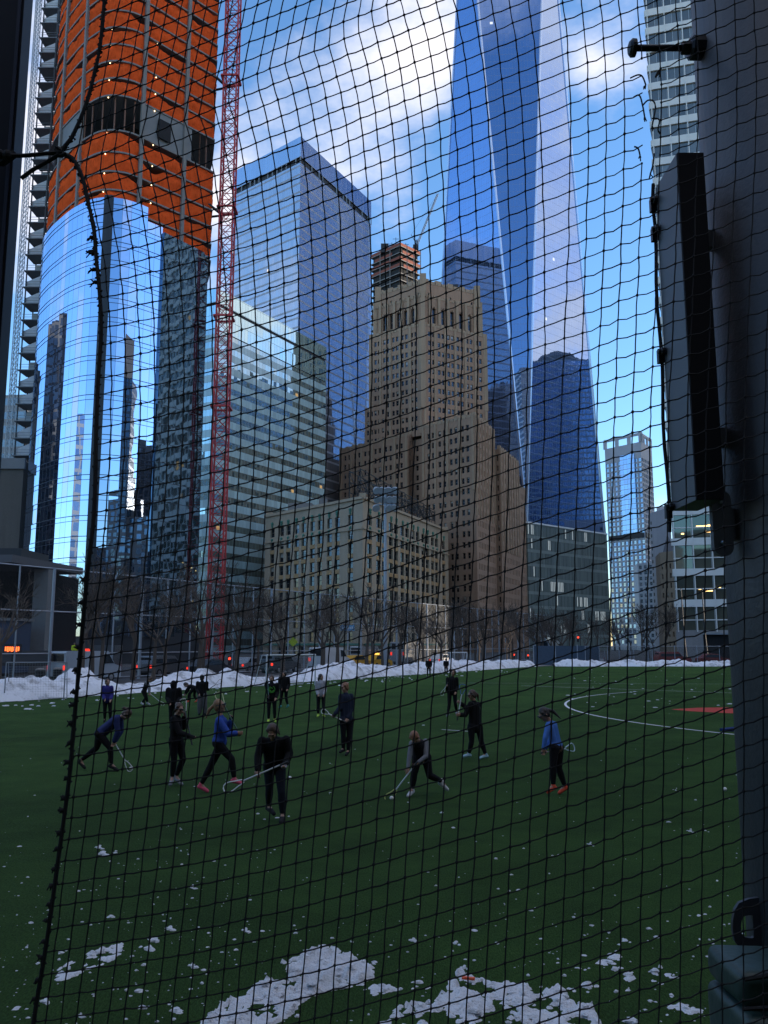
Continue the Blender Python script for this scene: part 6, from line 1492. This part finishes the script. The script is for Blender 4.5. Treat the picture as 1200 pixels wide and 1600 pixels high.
def sm(pts, k=5):
    o = []
    for i in range(len(pts) - 1):
        a, b, c, d = pts[max(i - 1, 0)], pts[i], pts[i + 1], pts[min(i + 2, len(pts) - 1)]
        for u in range(k):
            t_ = u / k; o.append(tuple(.5 * ((2 * b[z]) + (c[z] - a[z]) * t_ + (2 * a[z] - 5 * b[z] + 4 * c[z] - d[z]) * t_ ** 2 + (3 * b[z] - a[z] - 3 * c[z] + d[z]) * t_ ** 3) for z in (0, 1)))
    return o + [pts[-1]]
mb = MB(); rp = sm(ropepts); mb.tube([netp(x, y) for x, y in rp], [.0050 + .0011 * noise.noise(V((0, y * .05, 0))) for x, y in rp], 8); [mb.tube([netp(x + 6 * math.cos(i * 2.2 + k) * .8, y + k * 1.5) for k in range(5)], .0020, 4, cap=False) for i, (x, y) in enumerate(rp)]; mb.build('border_rope', cord, root)
for y in (905, 940, 975, 1010, 1045, 1080, 1100, 1128, 1160, 1190, 1215, 1246, 1265, 1300, 1325, 1357, 1383, 1412, 1437, 1470, 1495, 1530, 1560, 370, 392, 395, 420, 440):
    mb = MB(); x = rope_x(y); s_ = -1
    n_ = rnd.randint(3, 5)
    for k in range(n_):
        a0 = netp(x, y); l = rnd.uniform(5, 12 if y > 800 else 16); mb.tube([a0, netp(x - l * .6, y + rnd.uniform(-2, 4)), netp(x - l, y + rnd.uniform(-4, 9))], [.0022, .0022, .0015], 4)
    mb.ball(netp(x - 5, y + 1), .0055, 6, 4); mb.build('tie_knot', cord, root)
for pts in ([(97, 238), (70, 240), (40, 243), (12, 243)], [(97, 238), (75, 252), (52, 265), (33, 279)], [(97, 236), (88, 231), (92, 243), (104, 240)]):
    mb = MB(); mb.tube([aty(x, y, 2.0) for x, y in sm(pts, 4)], .0052, 6); mb.build('tie_cord', cord, root)
# frayed loops where the net is torn
for pts in ([(985, 122), (997, 117), (1004, 120), (1009, 133)], [(990, 152), (999, 149), (1004, 165), (1007, 181)], [(1004, 165), (1012, 157), (1021, 158), (1024, 170), (1019, 196)], [(1019, 185), (1030, 187), (1028, 203)], [(991, 229), (997, 232), (1000, 243)], [(1022, 240), (1020, 258), (1016, 272)], [(1034, 106), (1028, 112), (1024, 121), (1031, 112)]):
    mb = MB(); mb.tube([netp(x, y) for x, y in sm(pts, 4)], .0021, 5)
    x, y = pts[-1]
    for k in range(3): mb.tube([netp(x, y), netp(x + rnd.uniform(-4, 4), y + rnd.uniform(3, 9))], .0016, 4)
    mb.build('frayed_loop', cord, root)

# ---- dark steel post at the left edge
m = newmat('weathered dark post'); t = NT(m); p = t.obj(); n = t.noise(p, 6, 5, .65); x, y, z = t.sep(p); st2 = t.noise(t.xyz(t.m('MULTIPLY', x, 60), t.m('MULTIPLY', y, 60), t.m('MULTIPLY', z, 1.5)), 1, 3)
t.out(t.bsdf(t.vm('SCALE', t.xyz(.010, .011, .016), sc=t.m('ADD', t.m('MULTIPLY_ADD', n, .8, .4), t.m('MULTIPLY', st2, .4))), .45, .5).outputs[0])
e0 = aty(49, 0, 2.09); root = thing('steel_post', 'black square steel post at the left edge that the net is tied to', 'post', (e0.x - .1, 2.1, 0))
mb = MB(); mb.box(e0.x - .22, e0.x, 2.05, 2.10, 0, 5.5); mb.build('shaft', m, root)
mb = MB(); mb.box(e0.x - .014, e0.x - .006, 2.044, 2.049, 0, 5.5); mb.build('edge_strip', plain('lighter steel edge', (.05, .055, .075), .4, .7), root)  # thin lighter strip down the inner corner of the post
mb = MB(); c = aty(12, 243, 2.0); mb.tube([c + V((-.03, .03, 0)), c + V((.012, 0, .004))], .012, 8); mb.ball(c, .014, 8, 6); mb.ball(c + V((-.02, 0, .004)), .012, 8, 6); mb.build('cleat', cord, root)

# ---- big round pole at right with cabinet and brackets
m = newmat('grey painted pole'); t = NT(m); p = t.obj(); x, y, z = t.sep(p)
n = t.noise(p, 3, 6, .7); n2 = t.noise(t.xyz(t.m('MULTIPLY', x, 8), t.m('MULTIPLY', y, 8), t.m('MULTIPLY', z, .5)), 3, 5, .7); n3 = t.noise(p, 60, 3, .6)
k = t.m('ADD', t.m('MULTIPLY_ADD', n, .9, .35), t.m('ADD', t.m('MULTIPLY', n2, .5), t.m('MULTIPLY', n3, .2)))
t.out(t.bsdf(t.vm('SCALE', t.xyz(.043, .045, .050), sc=k), .55, .2, None, t.bump(n3, .25, .01)).outputs[0]); POLE = m
PR = .34; pe = aty(1096, 100, 2.75); PX = pe.x + PR * 1.0; PYc = 2.75
root = thing('steel_pole', 'thick round grey steel pole at the right edge', 'pole', (PX, PYc, 0))
mb = MB(); mb.lathe((PX, PYc, 0), (0, 0, 1), [(0, PR), (6, PR)], 64); mb.build('shaft', POLE, root, smooth=False)
for o in list(root.children):
    o.data.polygons.foreach_set('use_smooth', [len(p.vertices) == 4 for p in o.data.polygons])
# bolt bracket with mushroom head
bolt = plain('black bolt', (.02, .021, .024), .4, .6); bc = aty(1090, 75, 2.74)
br = thing('cleat_bolt', 'black bolt with a mushroom head sticking out of the right pole', 'bolt', bc)
def bx(px): return aty(px, 75 + (1090 - px) * .012, 2.74).x
mb = MB(); mb.lathe((0, 2.74, bc.z), (1, 0, 0), [(bx(992), .0115), (bx(1068), .0115)], 14); mb.build('rod', bolt, br, smooth=True)
mb = MB(); mb.lathe((0, 2.74, bc.z), (1, 0, 0), [(bx(981), .008), (bx(983), .022), (bx(987), .031), (bx(993), .030), (bx(994), .012)], 20); mb.build('mushroom_head', bolt, br)
mb = MB(); mb.lathe((0, 2.74, bc.z), (1, 0, 0), [(bx(1064), .018), (bx(1066), .022), (bx(1078), .022), (bx(1080), .018)], 6); mb.build('nut', bolt, br)
mb = MB(); mb.lathe((0, 2.74, bc.z), (1, 0, 0), [(bx(1077), .034), (bx(1080), .042), (bx(1098), .042), (bx(1106), .038), (bx(1112), .030)], 10); mb.build('boss', bolt, br)
# cabinet
cab = plain('cabinet grey paint', (.085, .09, .10), .5, .1, var=.1, scale=2); cabd = plain('cabinet black face', (.004, .0045, .007), .7, 0, var=.2, spec=.2)
x0_, x1_ = .952, 1.036; y0_, y1_ = 2.60, 2.82
zt_, zb_ = aty(1075, 239, y0_).z, aty(1090, 781, y0_).z
bxr = thing('cabinet', 'tall narrow dark cabinet fixed to the left side of the right pole', 'cabinet', ((x0_ + x1_) / 2, 2.4, zb_))
mb = MB(); mb.box(x0_, x1_, y0_ + .004, y1_, zb_, zt_); mb.build('shell', cab, bxr)
mb = MB(); mb.box(x0_ + .001, x1_ + .002, y0_ - .004, y0_ + .003, zb_ + .002, zt_ - .001); mb.build('front_panel', cabd, bxr)
mb = MB(); yy = y1_ + .006; mb.tube([(x0_ - .006, yy, zt_ + .02), (x0_ - .012, yy, zt_ - .05)] + [(x0_ - .010 + .004 * math.sin(k * 1.3), yy, zt_ - .05 - (zt_ - zb_ + .02) * k / 12) for k in range(1, 13)], .006, 6); mb.build('cable', cord, bxr)
for f in (.02, .115, .50, .965):
    mb = MB(); z = zt_ - (zt_ - zb_) * f - .03; mb.lathe((x0_ - .004, y1_ - .02, z), (-1, 0, 0), [(0, .014), (.012, .014), (.014, .010), (.024, .009)], 8); mb.box(x0_ - .022, x0_ - .002, y1_ - .008, y1_ + .012, z - .035, z + .012); mb.build('cable_clamp', bolt, bxr)
# rounded plate under the cabinet
c = aty(1127, 818, 2.70); pl_r = thing('bolted_plate', 'rounded steel plate with two bolts on the right pole below the cabinet', 'plate', c)
mb = MB(); h2, w2 = .105, .031; pts = [V((w2 * math.cos(a), 0, (h2 - w2) + w2 * math.sin(a))) for a in [PI * k / 10 for k in range(11)]] + [V((-w2 * math.cos(a), 0, -(h2 - w2) - w2 * math.sin(a))) for a in [PI * k / 10 for k in range(11)]]
f0 = [c + p_ + V((p_.x * 0, -.012, 0)) for p_ in pts]; f1 = [c + p_ + V((0, .012, 0)) for p_ in pts]
mb.face(f0[::-1]); mb.face(f1)
for k in range(len(f0)): mb.quad(f0[k], f0[(k + 1) % len(f0)], f1[(k + 1) % len(f0)], f1[k])
mb.build('plate', plain('plate grey', (.085, .092, .105), .5, .3), pl_r)
for dz in (-.062, .066): mb = MB(); mb.lathe(c + V((-.004, -.012, dz)), (0, -1, 0), [(0, .007), (.006, .007), (.009, .004)], 6); mb.build('bolt', plain('bright bolt', (.4, .41, .42), .35, .8), pl_r)
mb = MB(); mb.box(c.x, PX - PR + .05, 2.713, 2.735, c.z - .05, c.z + .05); mb.build('gusset', plain('plate grey', (.085, .092, .105), .5, .3), pl_r)
mb = MB(); mb.box(x1_ - .01, PX - PR + .004, 2.73, 2.77, zb_ + .2, zb_ + .26); mb.build('mounting_arm', cab, bxr)
mb = MB(); mb.box(x1_ - .01, PX - PR + .004, 2.73, 2.77, zt_ - .26, zt_ - .2); mb.build('mounting_arm', cab, bxr)
# lug with an oval eye near the foot of the pole
c = aty(1167, 1443, 2.71); lug = thing('steel_lug', 'flat steel lug with an oval hole low on the right pole', 'lug', c); s = 2.71 / F
outer = [(1190, 1402), (1170, 1405), (1155, 1411), (1148, 1422), (1145, 1440), (1145, 1455), (1148, 1470), (1156, 1482), (1170, 1487), (1183, 1490), (1190, 1492)]
inner = [(1176, 1430), (1170, 1430), (1163, 1432), (1159, 1438), (1158, 1446), (1158, 1454), (1160, 1461), (1165, 1465), (1171, 1466), (1176, 1466), (1178, 1464)]
mb = MB(); th = .014; O = [aty(x, y, 2.71) for x, y in outer]; I = [aty(x, y, 2.71) for x, y in inner]; bk = V((0, th, 0))
for k in range(len(O) - 1):
    mb.quad(O[k], I[k], I[k + 1], O[k + 1]); mb.quad(O[k + 1] + bk, I[k + 1] + bk, I[k] + bk, O[k] + bk); mb.quad(O[k], O[k + 1], O[k + 1] + bk, O[k] + bk); mb.quad(I[k + 1], I[k], I[k] + bk, I[k + 1] + bk)
mb.quad(I[0], I[-1], I[-1] + bk, I[0] + bk)
for o_, i_ in ((0, 0), (-1, -1)): pass
P_ = [O[0], aty(1230, 1395, 2.71), aty(1230, 1500, 2.71), O[-1]]
mb.quad(I[0], O[0], P_[1], aty(1230, 1435, 2.71)); mb.quad(I[-1], aty(1230, 1464, 2.71), P_[2], O[-1]); mb.quad(I[0], aty(1230, 1435, 2.71), aty(1230, 1464, 2.71), I[-1])
mb.build('plate', plain('lug steel', (.05, .054, .065), .5, .4), lug)
# green padding round the foot
pad = plain('green pad vinyl', (.014, .036, .031), .5, 0, var=.3, scale=5, bump=.1); padr = thing('pole_padding', 'dark green padded block strapped round the foot of the right pole', 'padding', (PX, 2.5, 0))
zt2 = aty(1125, 1508, 2.42).z; zj = aty(1125, 1582, 2.36).z
xl = aty(1120, 1530, 2.42).x + .035
def puff(x0, x1, y0, y1, z0, z1, nm_):
    bm = bmesh.new(); bmesh.ops.create_cube(bm, size=1); bmesh.ops.scale(bm, vec=(x1 - x0, y1 - y0, z1 - z0), verts=bm.verts); bmesh.ops.translate(bm, vec=((x0 + x1) / 2, (y0 + y1) / 2, (z0 + z1) / 2), verts=bm.verts)
    bmesh.ops.bevel(bm, geom=bm.edges[:], offset=.03, segments=4, affect='EDGES', profile=.6); bmesh.ops.subdivide_edges(bm, edges=[e for e in bm.edges if e.calc_length() > .15], cuts=6, use_grid_fill=True)
    for v in bm.verts: v.co += V((.010 * noise.noise(v.co * 6), .012 * noise.noise(v.co * 6 + V((3, 1, 0))), .008 * noise.noise(v.co * 5)))
    me = bpy.data.meshes.new(nm_); bm.to_mesh(me); bm.free(); return link(nm_, me, pad, padr, True)
puff(xl, xl + .9, 2.36, 2.6, zj + .004, zt2, 'upper_cushion'); puff(xl - .004, xl + .9, 2.33, 2.6, .25, zj - .004, 'lower_cushion')
mb = MB(); mb.tube([(xl + .01, 2.352, zt2 - .012), (xl + .08, 2.347, zt2 + .004), (xl + .16, 2.347, zt2 - .03), (xl + .20, 2.345, zt2 - .09), (xl + .21, 2.343, zj - .1)], [.004, .009, .016, .02, .022], 6); mb.build('strap', cord, padr)
mb = MB(); mb.tube([(xl + .0, 2.35, zj + .012), (xl + .08, 2.343, zj + .02), (xl + .15, 2.343, zj + .003)], .005, 5); mb.build('tie_cord', cord, padr)
